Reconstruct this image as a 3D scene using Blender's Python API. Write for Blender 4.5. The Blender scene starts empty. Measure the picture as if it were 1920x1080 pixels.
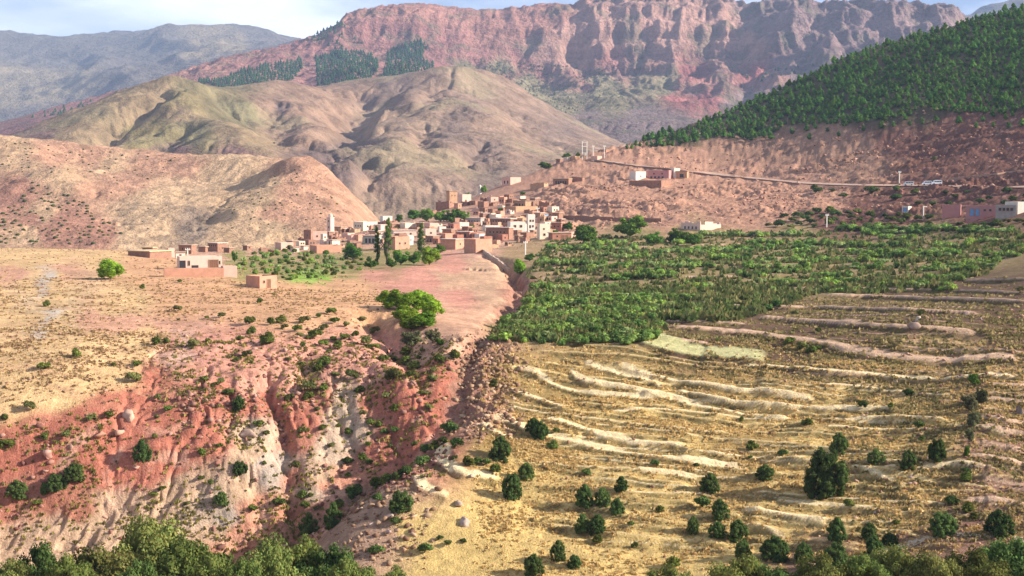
import bpy, math, random
import numpy as np
from mathutils import Vector, Matrix, Quaternion

random.seed(7)
RNG = np.random.default_rng(11)
SC = bpy.context.scene
COL = SC.collection
R = math.radians

# ------------------------------------------------------------------ camera
F = 2637.0                       # focal length in pixels of a 1920 px wide frame
PITCH = math.atan(180.0 / F)
CP, SP = math.cos(PITCH), math.sin(PITCH)
cam_data = bpy.data.cameras.new('camera')
cam = bpy.data.objects.new('camera', cam_data)
COL.objects.link(cam)
cam_data.sensor_width = 36.0
cam_data.lens = F / 1920.0 * 36.0
cam_data.clip_start = 0.5
cam_data.clip_end = 30000
cam.location = (0, 0, 0)
cam.rotation_euler = (R(90) - PITCH, 0, 0)
SC.camera = cam

# ------------------------------------------------------------------ sky, sun, exposure
SUN_EL, SUN_AZ = R(26), R(98)   # azimuth clockwise from the view direction
SUN = Vector((math.sin(SUN_AZ) * math.cos(SUN_EL), math.cos(SUN_AZ) * math.cos(SUN_EL), math.sin(SUN_EL)))
world = bpy.data.worlds.new('World')
SC.world = world
world.use_nodes = True
wn, wl = world.node_tree.nodes, world.node_tree.links
wn.clear()
w_out = wn.new('ShaderNodeOutputWorld')
w_bg = wn.new('ShaderNodeBackground')
w_sky = wn.new('ShaderNodeTexSky')
w_sky.sky_type = 'NISHITA'
w_sky.sun_disc = False
w_sky.sun_elevation = SUN_EL
w_sky.sun_rotation = SUN_AZ
w_sky.altitude = 1500
w_sky.air_density = 1.0
w_sky.dust_density = 1.0
w_tc = wn.new('ShaderNodeTexCoord')
w_map = wn.new('ShaderNodeMapping')
w_map.inputs['Scale'].default_value = (2.2, 2.2, 7.0)
w_map.inputs['Location'].default_value = (0.95, 1.7, 2.35)
w_noise = wn.new('ShaderNodeTexNoise')
w_noise.inputs['Scale'].default_value = 2.3
w_noise.inputs['Detail'].default_value = 7
w_noise.inputs['Roughness'].default_value = 0.52
w_ramp = wn.new('ShaderNodeValToRGB')
w_ramp.color_ramp.elements[0].position = 0.42
w_ramp.color_ramp.elements[0].color = (0.0, 0.0, 0.0, 1)
w_ramp.color_ramp.elements[1].position = 0.68
w_ramp.color_ramp.elements[1].color = (0.95, 0.95, 0.95, 1)
w_mix = wn.new('ShaderNodeMix')
w_mix.data_type = 'RGBA'
CLOUD = 13.5
w_mix.inputs['B'].default_value = (0.93 * CLOUD, 0.97 * CLOUD, 1.04 * CLOUD, 1)
wl.new(w_tc.outputs['Generated'], w_map.inputs['Vector'])
wl.new(w_map.outputs['Vector'], w_noise.inputs['Vector'])
wl.new(w_noise.outputs['Fac'], w_ramp.inputs['Fac'])
wl.new(w_ramp.outputs['Color'], w_mix.inputs['Factor'])
w_tint = wn.new('ShaderNodeMix'); w_tint.data_type = 'RGBA'; w_tint.blend_type = 'MULTIPLY'
w_tint.inputs['Factor'].default_value = 1.0; w_tint.inputs['B'].default_value = (.98, 1.0, 1.22, 1)
wl.new(w_sky.outputs['Color'], w_tint.inputs['A'])
wl.new(w_tint.outputs['Result'], w_mix.inputs['A'])
wl.new(w_mix.outputs['Result'], w_bg.inputs['Color'])
w_bg.inputs['Strength'].default_value = 0.05
wl.new(w_bg.outputs['Background'], w_out.inputs['Surface'])

sun_data = bpy.data.lights.new('sun', 'SUN')
sun_data.energy = 5.0
sun_data.angle = R(0.5)
sun_data.color = (1.0, 0.91, 0.78)
sun = bpy.data.objects.new('sun', sun_data)
COL.objects.link(sun)
sun.rotation_euler = SUN.to_track_quat('Z', 'Y').to_euler()

SC.view_settings.view_transform = 'Standard'
SC.view_settings.look = 'None'
SC.view_settings.exposure = 1.2
SC.view_settings.gamma = 1.0
SC.view_settings.use_curve_mapping = False
SC.cycles.max_bounces = 4
SC.cycles.diffuse_bounces = 2
SC.cycles.transmission_bounces = 2
SC.cycles.volume_bounces = 0
SC.cycles.use_denoising = True

# ------------------------------------------------------------------ numeric helpers
def ray(u, v):                   # pixel -> (x, z) per metre of depth y
    cy = (540.0 - v) / F
    y = CP + SP * cy
    return (u - 960.0) / F / y, (-SP + CP * cy) / y

def project(x, y, z):            # world -> pixel
    fw = y * CP - z * SP
    up = y * SP + z * CP
    return 960.0 + F * x / fw, 540.0 - F * up / fw

def _hash(ix, iy, seed):
    h = (ix.astype(np.uint32) * np.uint32(374761393) + iy.astype(np.uint32) * np.uint32(668265263)
         + np.uint32((seed * 1274126177) & 0xffffffff))
    h = (h ^ (h >> np.uint32(13))) * np.uint32(1274126177)
    h = h ^ (h >> np.uint32(16))
    return h

def noise(x, y, seed=0):         # gradient noise, about -1..1
    x0 = np.floor(x); y0 = np.floor(y)
    fx = x - x0; fy = y - y0
    ix = x0.astype(np.int64); iy = y0.astype(np.int64)
    sx = fx * fx * fx * (fx * (fx * 6 - 15) + 10)
    sy = fy * fy * fy * (fy * (fy * 6 - 15) + 10)
    def g(dx, dy):
        h = _hash((ix + dx) & 0xffffffff, (iy + dy) & 0xffffffff, seed)
        a = (h & np.uint32(1023)).astype(np.float32) * np.float32(2 * math.pi / 1024)
        return np.cos(a) * (fx - dx) + np.sin(a) * (fy - dy)
    a = g(0, 0); b = g(1, 0); c = g(0, 1); d = g(1, 1)
    ab = a + (b - a) * sx; cd = c + (d - c) * sx
    return (ab + (cd - ab) * sy) * 1.5

def fbm(x, y, octv=4, seed=0, gain=0.5, lac=2.03):
    out = 0; amp = 1.0
    for k in range(octv):
        out = out + amp * noise(x * lac ** k, y * lac ** k, seed + k * 17)
        amp *= gain
    return out

def ridged(x, y, octv=4, seed=0, gain=0.5, lac=2.1):
    out = 0; amp = 1.0
    for k in range(octv):
        n = 1 - np.abs(noise(x * lac ** k, y * lac ** k, seed + k * 31))
        out = out + amp * n * n
        amp *= gain
    return out

def smooth(a, b, x):
    t = np.clip((x - a) / (b - a), 0, 1)
    return t * t * (3 - 2 * t)

def tps_fit(P, val, lam=1e-4):
    n = len(P)
    d2 = ((P[:, None, :] - P[None, :, :]) ** 2).sum(-1)
    K = 0.5 * d2 * np.log(d2 + 1e-12) + lam * np.eye(n)
    A = np.zeros((n + 3, n + 3))
    A[:n, :n] = K; A[:n, n] = 1; A[:n, n + 1:] = P
    A[n, :n] = 1; A[n + 1:, :n] = P.T
    return np.linalg.solve(A, np.concatenate([val, np.zeros(3)]))

def tps_eval(P, w, Q):
    out = np.empty(len(Q)); n = len(P)
    for i in range(0, len(Q), 20000):
        q = Q[i:i + 20000]
        d2 = ((q[:, None, :] - P[None, :, :]) ** 2).sum(-1)
        out[i:i + 20000] = (0.5 * d2 * np.log(d2 + 1e-12)) @ w[:n] + w[n] + q @ w[n + 1:]
    return out

def bilinear(G, fi, fj):         # G[row, col(, k)]
    H, W = G.shape[:2]
    fi = np.clip(fi, 0, H - 1.001); fj = np.clip(fj, 0, W - 1.001)
    i = fi.astype(int); j = fj.astype(int)
    a = fi - i; b = fj - j
    if G.ndim == 3:
        a = a[..., None]; b = b[..., None]
    return (G[i, j] * (1 - a) * (1 - b) + G[i, j + 1] * (1 - a) * b
            + G[i + 1, j] * a * (1 - b) + G[i + 1, j + 1] * a * b)

class Layer:
    """a height field sampled on a fan of sight lines: x = t*y, rows at depths y"""
    def __init__(self, t, d, pts, raw=(), su=300.0, sd=6.0, lam=1e-4):
        self.t = np.asarray(t, float); self.d = np.asarray(d, float)
        P, Z = [], []
        for (u, v, y) in pts:
            rx, rz = ray(u, v)
            P.append((rx * F / su, sd * math.log(y))); Z.append(rz * y)
        for (u, y, z) in raw:
            P.append(((u - 960.0) / su, sd * math.log(y))); Z.append(z)
        P = np.array(P); Z = np.array(Z)
        w = tps_fit(P, Z, lam)
        tc = np.linspace(self.t[0], self.t[-1], 200)
        lc = np.linspace(math.log(self.d[0]), math.log(self.d[-1]), 200)
        Q = np.stack(np.meshgrid(tc * F / su, sd * lc), -1).reshape(-1, 2)
        C = tps_eval(P, w, Q).reshape(200, 200)
        fi = (np.log(self.d) - lc[0]) / (lc[-1] - lc[0]) * 199
        fj = (self.t - tc[0]) / (tc[-1] - tc[0]) * 199
        FI, FJ = np.meshgrid(fi, fj, indexing='ij')
        self.z = bilinear(C, FI, FJ)
        self.T, self.Y = np.meshgrid(self.t, self.d)
        self.X = self.T * self.Y
    def uv(self):
        return project(self.X, self.Y, self.z)
    def column(self, rx):
        j = np.searchsorted(self.t, rx) - 1
        j = min(max(j, 0), len(self.t) - 2)
        b = (rx - self.t[j]) / (self.t[j + 1] - self.t[j])
        return self.z[:, j] * (1 - b) + self.z[:, j + 1] * b
    def hit(self, u, v, dmin=0.0):
        """first point of the ground that the sight line of a pixel meets"""
        rx, rz = ray(u, v)
        g = self.column(rx) - rz * self.d
        ok = np.nonzero((g[1:] >= 0) & (g[:-1] < 0) & (self.d[1:] > dmin))[0]
        if len(ok) == 0:
            k = int(np.argmax(np.where(self.d > dmin, g, -1e9)))
            y = self.d[k]
        else:
            k = ok[0]
            a = -g[k] / (g[k + 1] - g[k])
            y = self.d[k] + a * (self.d[k + 1] - self.d[k])
        return Vector((rx * y, y, self.height(rx * y, y)))
    def height(self, x, y):
        c = self.column(x / y)
        return float(np.interp(y, self.d, c))
    def erode(self, mask, drops=20000, batches=6, steps=45, rate=0.08, cap=6.0, inertia=0.35):
        H, W = self.z.shape
        idx = np.flatnonzero(mask > 0.3)
        zf = self.z.ravel()
        dyr = np.gradient(self.d); dtc = np.gradient(self.t)
        for b in range(batches):
            s = RNG.choice(idx, drops)
            pi = (s // W) + RNG.random(drops); pj = (s % W) + RNG.random(drops)
            di = np.zeros(drops); dj = np.zeros(drops)
            sed = np.zeros(drops); wat = np.ones(drops)
            delta = np.zeros(H * W)
            for k in range(steps):
                pi = np.clip(pi, 1, H - 3); pj = np.clip(pj, 1, W - 3)
                i = pi.astype(int); j = pj.astype(int); a = pi - i; c = pj - j
                q = i * W + j
                z00 = zf[q]; z01 = zf[q + 1]; z10 = zf[q + W]; z11 = zf[q + W + 1]
                gi = (z10 - z00) * (1 - c) + (z11 - z01) * c
                gj = (z01 - z00) * (1 - a) + (z11 - z10) * a
                hy = dyr[i]; hx = dtc[j] * self.d[i]
                gi = gi / hy; gj = gj / hx            # true slope across and along
                n = np.hypot(gi, gj) + 1e-9
                di = di * inertia - gi / n * (1 - inertia); dj = dj * inertia - gj / n * (1 - inertia)
                n2 = np.hypot(di, dj) + 1e-9; di /= n2; dj /= n2
                st = np.sqrt(hx * hy)
                slope = np.clip(-(gi * di + gj * dj), 0, None) * st
                want = cap * slope * wat
                ex = np.where(want > sed, np.minimum((want - sed) * rate, slope * 0.3), (want - sed) * 0.15)
                sed = sed + ex; wat *= 0.975
                for w_, o in (((1 - a) * (1 - c), 0), ((1 - a) * c, 1), (a * (1 - c), W), (a * c, W + 1)):
                    delta += np.bincount(q + o, weights=-ex * w_, minlength=H * W)[:H * W]
                pi = pi + np.clip(di * st / hy, -3, 3); pj = pj + np.clip(dj * st / hx, -3, 3)
            dl = delta.reshape(H, W)
            dl = (dl + np.roll(dl, 1, 0) + np.roll(dl, -1, 0) + np.roll(dl, 1, 1) + np.roll(dl, -1, 1)) / 5
            zf += np.clip(dl, -1.2, 0.5).ravel()
        self.z = zf.reshape(H, W)

def carve_on(L, line, depth, width, seed=0, wob=0.5, freq=None, p=1.5):
    P = [L.hit(u, v) for (u, v) in densify(line, 5)]
    xs = [q.x for q in P]; ys = [q.y for q in P]; e = width * 4
    m = (L.X > min(xs) - e) & (L.X < max(xs) + e) & (L.Y > min(ys) - e) & (L.Y < max(ys) + e)
    if not m.any(): return
    f = freq or 0.6 / width
    wx = width * wob * fbm(L.X[m] * f, L.Y[m] * f, 2, 700 + seed); wy = width * wob * fbm(L.X[m] * f + 30, L.Y[m] * f, 2, 720 + seed)
    s, par = polydist(L.X[m] + wx, L.Y[m] + wy, P)
    L.z[m] -= depth * np.exp(-(np.abs(s) / width) ** p) * smooth(0, .15, par + .03) * (1 - .6 * smooth(.8, 1.0, par))

def polydist(X, Y, line):
    """signed distance of points to a polyline (plus on its far side) and position along it 0..1"""
    best = np.full(X.shape, 1e9); sgn = np.zeros(X.shape); par = np.zeros(X.shape)
    L = np.array([(p[0], p[1]) for p in line], float)
    seg = np.hypot(*(L[1:] - L[:-1]).T); cum = np.concatenate([[0], np.cumsum(seg)])
    for k in range(len(L) - 1):
        a, b = L[k], L[k + 1]
        e = b - a; ll = e @ e + 1e-9
        t = np.clip(((X - a[0]) * e[0] + (Y - a[1]) * e[1]) / ll, 0, 1)
        dx = X - a[0] - t * e[0]; dy = Y - a[1] - t * e[1]
        dd = np.hypot(dx, dy)
        s = np.sign((e[0] * (Y - a[1]) - e[1] * (X - a[0])) * (1 if e[0] >= 0 else -1))
        m = dd < best
        best = np.where(m, dd, best); sgn = np.where(m, s, sgn); par = np.where(m, (cum[k] + t * seg[k]) / cum[-1], par)
    return best * sgn, par

def densify(line, n=6):
    """smooth a pixel polyline with a Catmull-Rom spline"""
    P = [np.array(p, float) for p in line]
    if len(P) < 3:
        return [tuple(P[0] + (P[-1] - P[0]) * k / n) for k in range(n + 1)]
    Q = [2 * P[0] - P[1]] + P + [2 * P[-1] - P[-2]]
    out = []
    for i in range(1, len(Q) - 2):
        p0, p1, p2, p3 = Q[i - 1:i + 3]
        for k in range(n):
            t = k / n
            out.append(tuple(0.5 * (2 * p1 + (p2 - p0) * t + (2 * p0 - 5 * p1 + 4 * p2 - p3) * t * t + (3 * p1 - p0 - 3 * p2 + p3) * t ** 3)))
    out.append(tuple(P[-1]))
    return out

def colour_map(samples, u0, u1, v0, v1, step=4, power=5.0):
    """albedo table from scattered samples {colour: [(u, v), ...]}"""
    us = np.arange(u0, u1 + step, step); vs = np.arange(v0, v1 + step, step)
    U, V = np.meshgrid(us, vs)
    num = np.zeros(U.shape + (3,)); den = np.zeros(U.shape)
    for c, pts in samples:
        for (pu, pv) in pts:
            w = 1.0 / (((U - pu) / 1.5) ** 2 + (V - pv) ** 2 + 20.0) ** (power / 2)
            num += w[..., None] * np.array(c); den += w
    return num / den[..., None], (u0, v0, step)

def sample_map(cm, U, V):
    G, (u0, v0, st) = cm
    return bilinear(G, (V - v0) / st, (U - u0) / st)

# ------------------------------------------------------------------ object helpers
def tag(o, label=None, cat=None, group=None, kind=None):
    if label: o['label'] = label
    if cat: o['category'] = cat
    if group: o['group'] = group
    if kind: o['kind'] = kind
    return o

def new_mesh(name, verts, faces, mat=None, cols=None, smooth_shade=False):
    me = bpy.data.meshes.new(name)
    me.from_pydata([tuple(v) for v in verts], [], [tuple(f) for f in faces])
    if mat: me.materials.append(mat)
    if cols is not None:
        at = me.color_attributes.new('tint', 'FLOAT_COLOR', 'POINT')
        c = np.ones((len(verts), 4), np.float32); c[:, :3] = cols
        at.data.foreach_set('color', c.ravel())
    if smooth_shade: me.shade_smooth()
    me.update()
    return me

def link(name, data, parent=None, loc=None, rz=None, scale=None):
    o = bpy.data.objects.new(name, data)
    COL.objects.link(o)
    if parent is not None: o.parent = parent
    if loc is not None: o.location = loc
    if rz is not None: o.rotation_euler = (0, 0, rz)
    if scale is not None: o.scale = scale if hasattr(scale, '__len__') else (scale,) * 3
    return o

def np_mesh(name, V, Fq, mat, cols=None, smooth_shade=False):
    """fast mesh of equal-sized polygons from arrays"""
    V = np.asarray(V, np.float32); Fq = np.asarray(Fq, np.int32)
    me = bpy.data.meshes.new(name)
    n = Fq.shape[1]
    me.vertices.add(len(V)); me.vertices.foreach_set('co', V.ravel())
    me.loops.add(Fq.size); me.loops.foreach_set('vertex_index', Fq.ravel())
    me.polygons.add(len(Fq))
    me.polygons.foreach_set('loop_start', np.arange(0, Fq.size, n, dtype=np.int32))
    if smooth_shade:
        me.polygons.foreach_set('use_smooth', np.ones(len(Fq), bool))
    me.materials.append(mat)
    if cols is not None:
        at = me.color_attributes.new('tint', 'FLOAT_COLOR', 'POINT')
        c = np.ones((len(V), 4), np.float32); c[:, :3] = cols
        at.data.foreach_set('color', c.ravel())
    me.update(calc_edges=True)
    return me

def layer_object(name, L, cols, mat):
    H, W = L.z.shape
    V = np.stack([L.X, L.Y, L.z], -1).reshape(-1, 3)
    q = (np.arange(H - 1)[:, None] * W + np.arange(W - 1)[None, :]).ravel()
    Fq = np.stack([q, q + 1, q + W + 1, q + W], -1)
    me = np_mesh(name, V, Fq, mat, cols.reshape(-1, 3), True)
    o = link(name, me)
    return tag(o, kind='structure')

# ------------------------------------------------------------------ materials
def ground_material(name, scale, bump, detail_mix=0.35, bump_dist=1.0, scale2=None):
    m = bpy.data.materials.new(name); m.use_nodes = True
    n, l = m.node_tree.nodes, m.node_tree.links
    bsdf = n['Principled BSDF']
    bsdf.inputs['Roughness'].default_value = 0.95
    bsdf.inputs['Specular IOR Level'].default_value = 0.1
    at = n.new('ShaderNodeAttribute'); at.attribute_name = 'tint'
    geo = n.new('ShaderNodeNewGeometry')
    def nz(s, det, rough=0.6):
        t = n.new('ShaderNodeTexNoise'); t.inputs['Scale'].default_value = s
        t.inputs['Detail'].default_value = det; t.inputs['Roughness'].default_value = rough
        l.new(geo.outputs['Position'], t.inputs['Vector']); return t
    n1 = nz(scale, 6, 0.68); n2 = nz(scale2 or scale * 4.3, 4, 0.65)
    mr = n.new('ShaderNodeMapRange')
    mr.inputs['From Min'].default_value = 0.3; mr.inputs['From Max'].default_value = 0.7
    mr.inputs['To Min'].default_value = 1 - detail_mix; mr.inputs['To Max'].default_value = 1 + detail_mix
    l.new(n1.outputs['Fac'], mr.inputs['Value'])
    mr2 = n.new('ShaderNodeMapRange')
    mr2.inputs['From Min'].default_value = 0.3; mr2.inputs['From Max'].default_value = 0.7
    mr2.inputs['To Min'].default_value = 1 - detail_mix * 0.7; mr2.inputs['To Max'].default_value = 1 + detail_mix * 0.7
    l.new(n2.outputs['Fac'], mr2.inputs['Value'])
    mul = n.new('ShaderNodeMath'); mul.operation = 'MULTIPLY'
    l.new(mr.outputs['Result'], mul.inputs[0]); l.new(mr2.outputs['Result'], mul.inputs[1])
    vm = n.new('ShaderNodeVectorMath'); vm.operation = 'SCALE'
    l.new(at.outputs['Color'], vm.inputs[0]); l.new(mul.outputs['Value'], vm.inputs['Scale'])
    l.new(vm.outputs['Vector'], bsdf.inputs['Base Color'])
    add = n.new('ShaderNodeMath'); add.operation = 'ADD'
    l.new(n1.outputs['Fac'], add.inputs[0]); l.new(n2.outputs['Fac'], add.inputs[1])
    bp = n.new('ShaderNodeBump'); bp.inputs['Strength'].default_value = bump; bp.inputs['Distance'].default_value = bump_dist
    l.new(add.outputs['Value'], bp.inputs['Height'])
    l.new(bp.outputs['Normal'], bsdf.inputs['Normal'])
    return m

M_NEAR = ground_material('dry_hillside', 0.9, 0.7, 0.30, 0.32, 4.2)
M_MID = ground_material('orange_hillside', 0.12, 0.6, 0.22, 4.0)
M_HILL = ground_material('bare_hill', 0.05, 0.45, 0.16, 8.0)
M_MOUNT = ground_material('mountain_rock', 0.03, 0.8, 0.22, 16.0)
M_FAR = ground_material('far_range', 0.012, 0.8, 0.12, 30.0)

def fan(inner, n_in, outer, n_out):
    a = np.linspace(-outer, -inner, n_out, endpoint=False)
    b = np.linspace(-inner, inner, n_in, endpoint=False)
    c = np.linspace(inner, outer, n_out + 1)
    return np.concatenate([a, b, c])

def rows(*segs):
    out = []
    for (a, b, n) in segs:
        out.append(np.linspace(a, b, n, endpoint=False))
    out.append(np.array([segs[-1][1]]))
    return np.concatenate(out)

# ------------------------------------------------------------------ near ground: left hill, gully, terraces, village spur, pine hill
near_pts = [
 (960,1075,122),(750,1075,125),(1250,1075,120),(1500,1075,113),(1700,1060,112),(1900,1060,108),
 (0,800,232),(0,900,215),(0,1000,203),(150,1000,203),(250,1000,205),(430,1050,203),(-250,800,225),(-250,600,320),(-250,470,470),
 (0,700,265),(0,600,330),(0,520,400),(0,470,470),
 (150,790,238),(150,890,220),(150,700,268),(150,600,330),(150,520,400),(150,470,470),
 (300,950,213),(300,850,230),(300,740,262),(300,650,300),(300,560,365),(300,510,415),(300,482,470),
 (430,900,222),(430,800,245),(430,700,280),(430,600,335),(430,540,385),(430,515,410),
 (550,950,222),(550,850,242),(550,750,268),(550,650,305),(550,580,350),(550,535,410),
 (650,900,236),(650,800,257),(650,700,285),(650,600,340),(650,520,430),
 (750,830,248),(750,750,262),(750,650,310),(750,580,355),(750,510,440),
 (830,720,268),(830,640,300),(830,560,380),(830,500,450),
 (900,600,352),(900,510,445),(900,480,480),(950,530,415),
 (650,970,170),(750,900,185),(860,840,208),(920,790,232),(905,715,270),(940,650,308),
 (960,1000,146),(960,900,183),(960,800,228),(960,700,282),
 (1200,1000,143),(1200,900,180),(1200,800,226),(1200,700,280),(1200,645,315),
 (1450,1000,138),(1450,900,178),(1450,800,222),(1450,700,272),(1450,620,325),
 (1700,980,135),(1700,900,165),(1700,800,208),(1700,700,258),(1700,620,310),(1700,560,365),
 (1920,950,135),(1920,850,172),(1920,750,215),(1920,650,270),(1920,560,340),(2200,900,140),(2200,650,250),
 (1000,560,375),(1000,500,440),(1000,465,500),(1200,580,360),(1200,500,430),(1200,445,520),
 (1450,560,370),(1450,490,440),(1450,440,520),(1700,490,420),(1700,440,490),(1920,480,400),(1920,430,450),(2200,450,360),
 (1200,400,590),(1200,340,700),(1200,300,790),
 (1400,400,575),(1400,350,680),(1400,300,780),(1400,260,850),
 (1650,400,540),(1650,350,610),(1650,300,670),(1650,220,760),(1650,140,880),
 (1920,400,480),(1920,345,545),(1920,300,590),(1920,200,680),(1920,100,800),(2200,235,540),(2200,120,640),
 (1100,290,850),(1180,275,880),(1280,245,920),(1400,195,975),(1500,150,985),(1600,100,990),(1700,72,985),(1800,45,965),(1900,18,940),(2200,-30,820),
 (500,500,470),(560,462,555),(620,445,585),(700,425,620),(780,412,650),(860,385,700),(940,348,770),(1000,325,800),(1050,305,830),
 (650,485,500),(800,475,510),(900,455,535),(1000,435,560),(1000,400,615),(900,420,590),(1000,370,690),(1100,410,590),(1100,350,700),(1100,320,770),
 (400,478,500),
]
_MR = ((0,0),(108,138),(122,149),(135,153),(165,162),(180,168),(203,176),(226,184),(250,192),(281,200),(318,210),(345,236),(375,275),(440,372),(500,468),(560,545),(600,600),(5000,5000))
_ML = ((0,0),(122,149),(135,153),(170,163),(203,174),(215,178),(230,182),(245,187),(262,192),(280,198),(300,207),(320,216),(335,224),(355,240),(385,284),(415,315),(450,370),(480,430),(520,495),(560,550),(600,600),(5000,5000))
near_pts = [(u, v, float(np.interp(d, *zip(*(_ML if u <= 880 else _MR))))) for (u, v, d) in near_pts]
near_raw = [(u, 30, -10) for u in (-300, 400, 960, 1500, 2200)] + [(u, 70, -25) for u in (-300, 200, 700, 1200, 1700, 2200)] + [
 (-200,100,-33),(0,100,-33),(300,100,-34),(600,100,-33),(960,100,-31),(1300,100,-31.5),(1500,100,-32),(1700,100,-32),(2000,100,-32),
 (0,138,-43),(300,138,-44),(500,140,-43),(0,162,-47),(200,162,-48),(380,164,-49),
 (-250,560,-24),(0,560,-24),(150,560,-24),(300,570,-25),(420,600,-27),(500,660,-30),(620,720,-28),(780,800,-20),(940,900,-8),(1050,970,2),
 (-250,900,-30),(150,900,-32),(500,900,-36),(780,1000,-34),(-250,1250,-40),(300,1250,-40),(700,1250,-40),(1000,1250,-30),
 (1150,1250,0),(1400,1250,30),(1700,1250,70),(1900,1250,90),(2200,1250,120)]
near = Layer(fan(0.385, 900, 0.50, 24),
             rows((36, 105, 14), (105, 145, 30), (145, 172, 125), (172, 216, 290), (216, 300, 165), (300, 450, 70), (450, 700, 125), (700, 1100, 60), (1100, 1250, 6)),
             near_pts, near_raw)

def path(line, n=5):
    return [near.hit(u, v) for (u, v) in densify(line, n)]

U, V = near.uv()
X, Y = near.X, near.Y

# gully bed and the creases of the red slope
def carve(line, depth, width, n=4):
    P = path(line, n)
    xs = [p.x for p in P]; ys = [p.y for p in P]
    m = (X > min(xs) - 30) & (X < max(xs) + 30) & (Y > min(ys) - 30) & (Y < max(ys) + 30)
    if not m.any(): return
    wob = noise(X[m] * 0.12, Y[m] * 0.12, 91) * 2.0 + noise(X[m] * 0.55, Y[m] * 0.55, 93) * 0.7
    s, par = polydist(X[m] + wob, Y[m] + noise(X[m] * 0.12 + 40, Y[m] * 0.12, 92) * 2.0, P)
    env = smooth(0, 0.12, par) * 1.0
    near.z[m] -= depth * np.exp(-(np.abs(s) / width) ** 1.6) * env

carve([(915,478),(950,500),(975,530),(960,570),(925,610),(900,640),(870,690),(850,740),(840,785),(790,840),(720,890),(640,950),(560,1000)], 2.0, 2.0)
carve([(905,475),(925,485),(945,500),(975,540)], 2.0, 2.0)
carve([(500,690),(520,740),(530,800),(540,860),(532,960)], 2.4, 1.3)
carve([(560,690),(600,740),(640,800),(660,880)], 0.45, 1.2)
carve([(640,690),(700,740),(730,810),(740,850)], 0.6, 1.3)
carve([(770,660),(790,720),(830,770)], 1.0, 1.6)
carve([(455,880),(470,930),(470,980),(450,1040)], 1.8, 1.5)
carve([(700,580),(720,610),(745,640),(790,660)], 3.2, 3.2)
carve([(120,940),(70,980),(20,1010)], 0.8, 1.0)
carve([(200,930),(160,970),(120,1020)], 0.9, 1.0)
carve([(235,920),(195,970),(160,1030)], 0.9, 0.9)
for k in range(20):
    u0 = 15 + 17.5 * k + 6 * RNG.random()
    q = RNG.random()
    carve([(u0 + 70, 870 + RNG.random() * 60), (u0 + 34, 930), (u0 + 5, 975), (u0 - 36, 1045)], 0.2 + 0.75 * q ** 2, 0.28 + 0.3 * q, 3)

for k in range(26):
    u0 = 250 + 22 * k + 10 * RNG.random(); q = (u0 - 540) * .16; v0 = 640 + 130 * RNG.random()
    carve([(u0, v0), (u0 + q * .4 + 4, v0 + 45), (u0 + q * .7 - 3, v0 + 95), (u0 + q * 1.1, v0 + 150)], .2 + .38 * RNG.random(), .32 + .3 * RNG.random(), 3)
U, V = near.uv()
inbox = lambda a, b, c, d: smooth(a - 30, a + 30, U) * (1 - smooth(b - 30, b + 30, U)) * smooth(c - 30, c + 30, V) * (1 - smooth(d - 30, d + 30, V))
red_face = np.maximum(inbox(330, 840, 620, 1060), inbox(-60, 420, 800, 1060)) * (Y > 166)
upper = inbox(1000, 2000, 190, 430) * (Y > 450)
near.erode(np.maximum(red_face * (1 - inbox(-60, 330, 890, 1060)), inbox(700, 950, 485, 660) * (Y > 205)), drops=8000, batches=4, steps=40, rate=0.09, cap=2.4)
U, V = near.uv()
# rough relief
face = np.maximum(red_face, 0)
rough = 0.10 + 0.35 * face + 0.4 * upper
near.z += rough * (fbm(X * 0.16, Y * 0.16, 4, 5, 0.55)) * smooth(90, 130, Y)
near.z += 0.22 * fbm(X * 0.035, Y * 0.035, 3, 8) * smooth(90, 200, Y)
crag = smooth(0.30, 0.75, fbm(X * 0.05, Y * 0.05, 3, 12)) * face
near.z += crag * .5 * (ridged(X * 0.2, Y * 0.2, 3, 21) - 0.8)
gully_rocks = inbox(850, 960, 640, 800) * (Y > 175) * (Y < 260)
near.z += gully_rocks * 0.9 * (ridged(X * 0.25, Y * 0.25, 3, 33) - 0.9)
rk = smooth(-.25, .45, fbm(X * 0.02, Y * 0.016, 3, 43))
near.z += upper * 0.55 * (ridged(X * 0.16 + 0.1 * Y, Y * 0.09, 3, 45, 0.6) - 1.0)
near.z += upper * (0.5 + 2.1 * rk) * (ridged(X * 0.055 + 0.045 * Y, Y * 0.035 - 0.01 * X, 4, 41, 0.6) - 1.0)
field = inbox(930, 1960, 660, 1060)
near.z += field * 0.16 * fbm(X * 0.09 + Y * 0.02, Y * 0.14, 3, 55)

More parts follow.
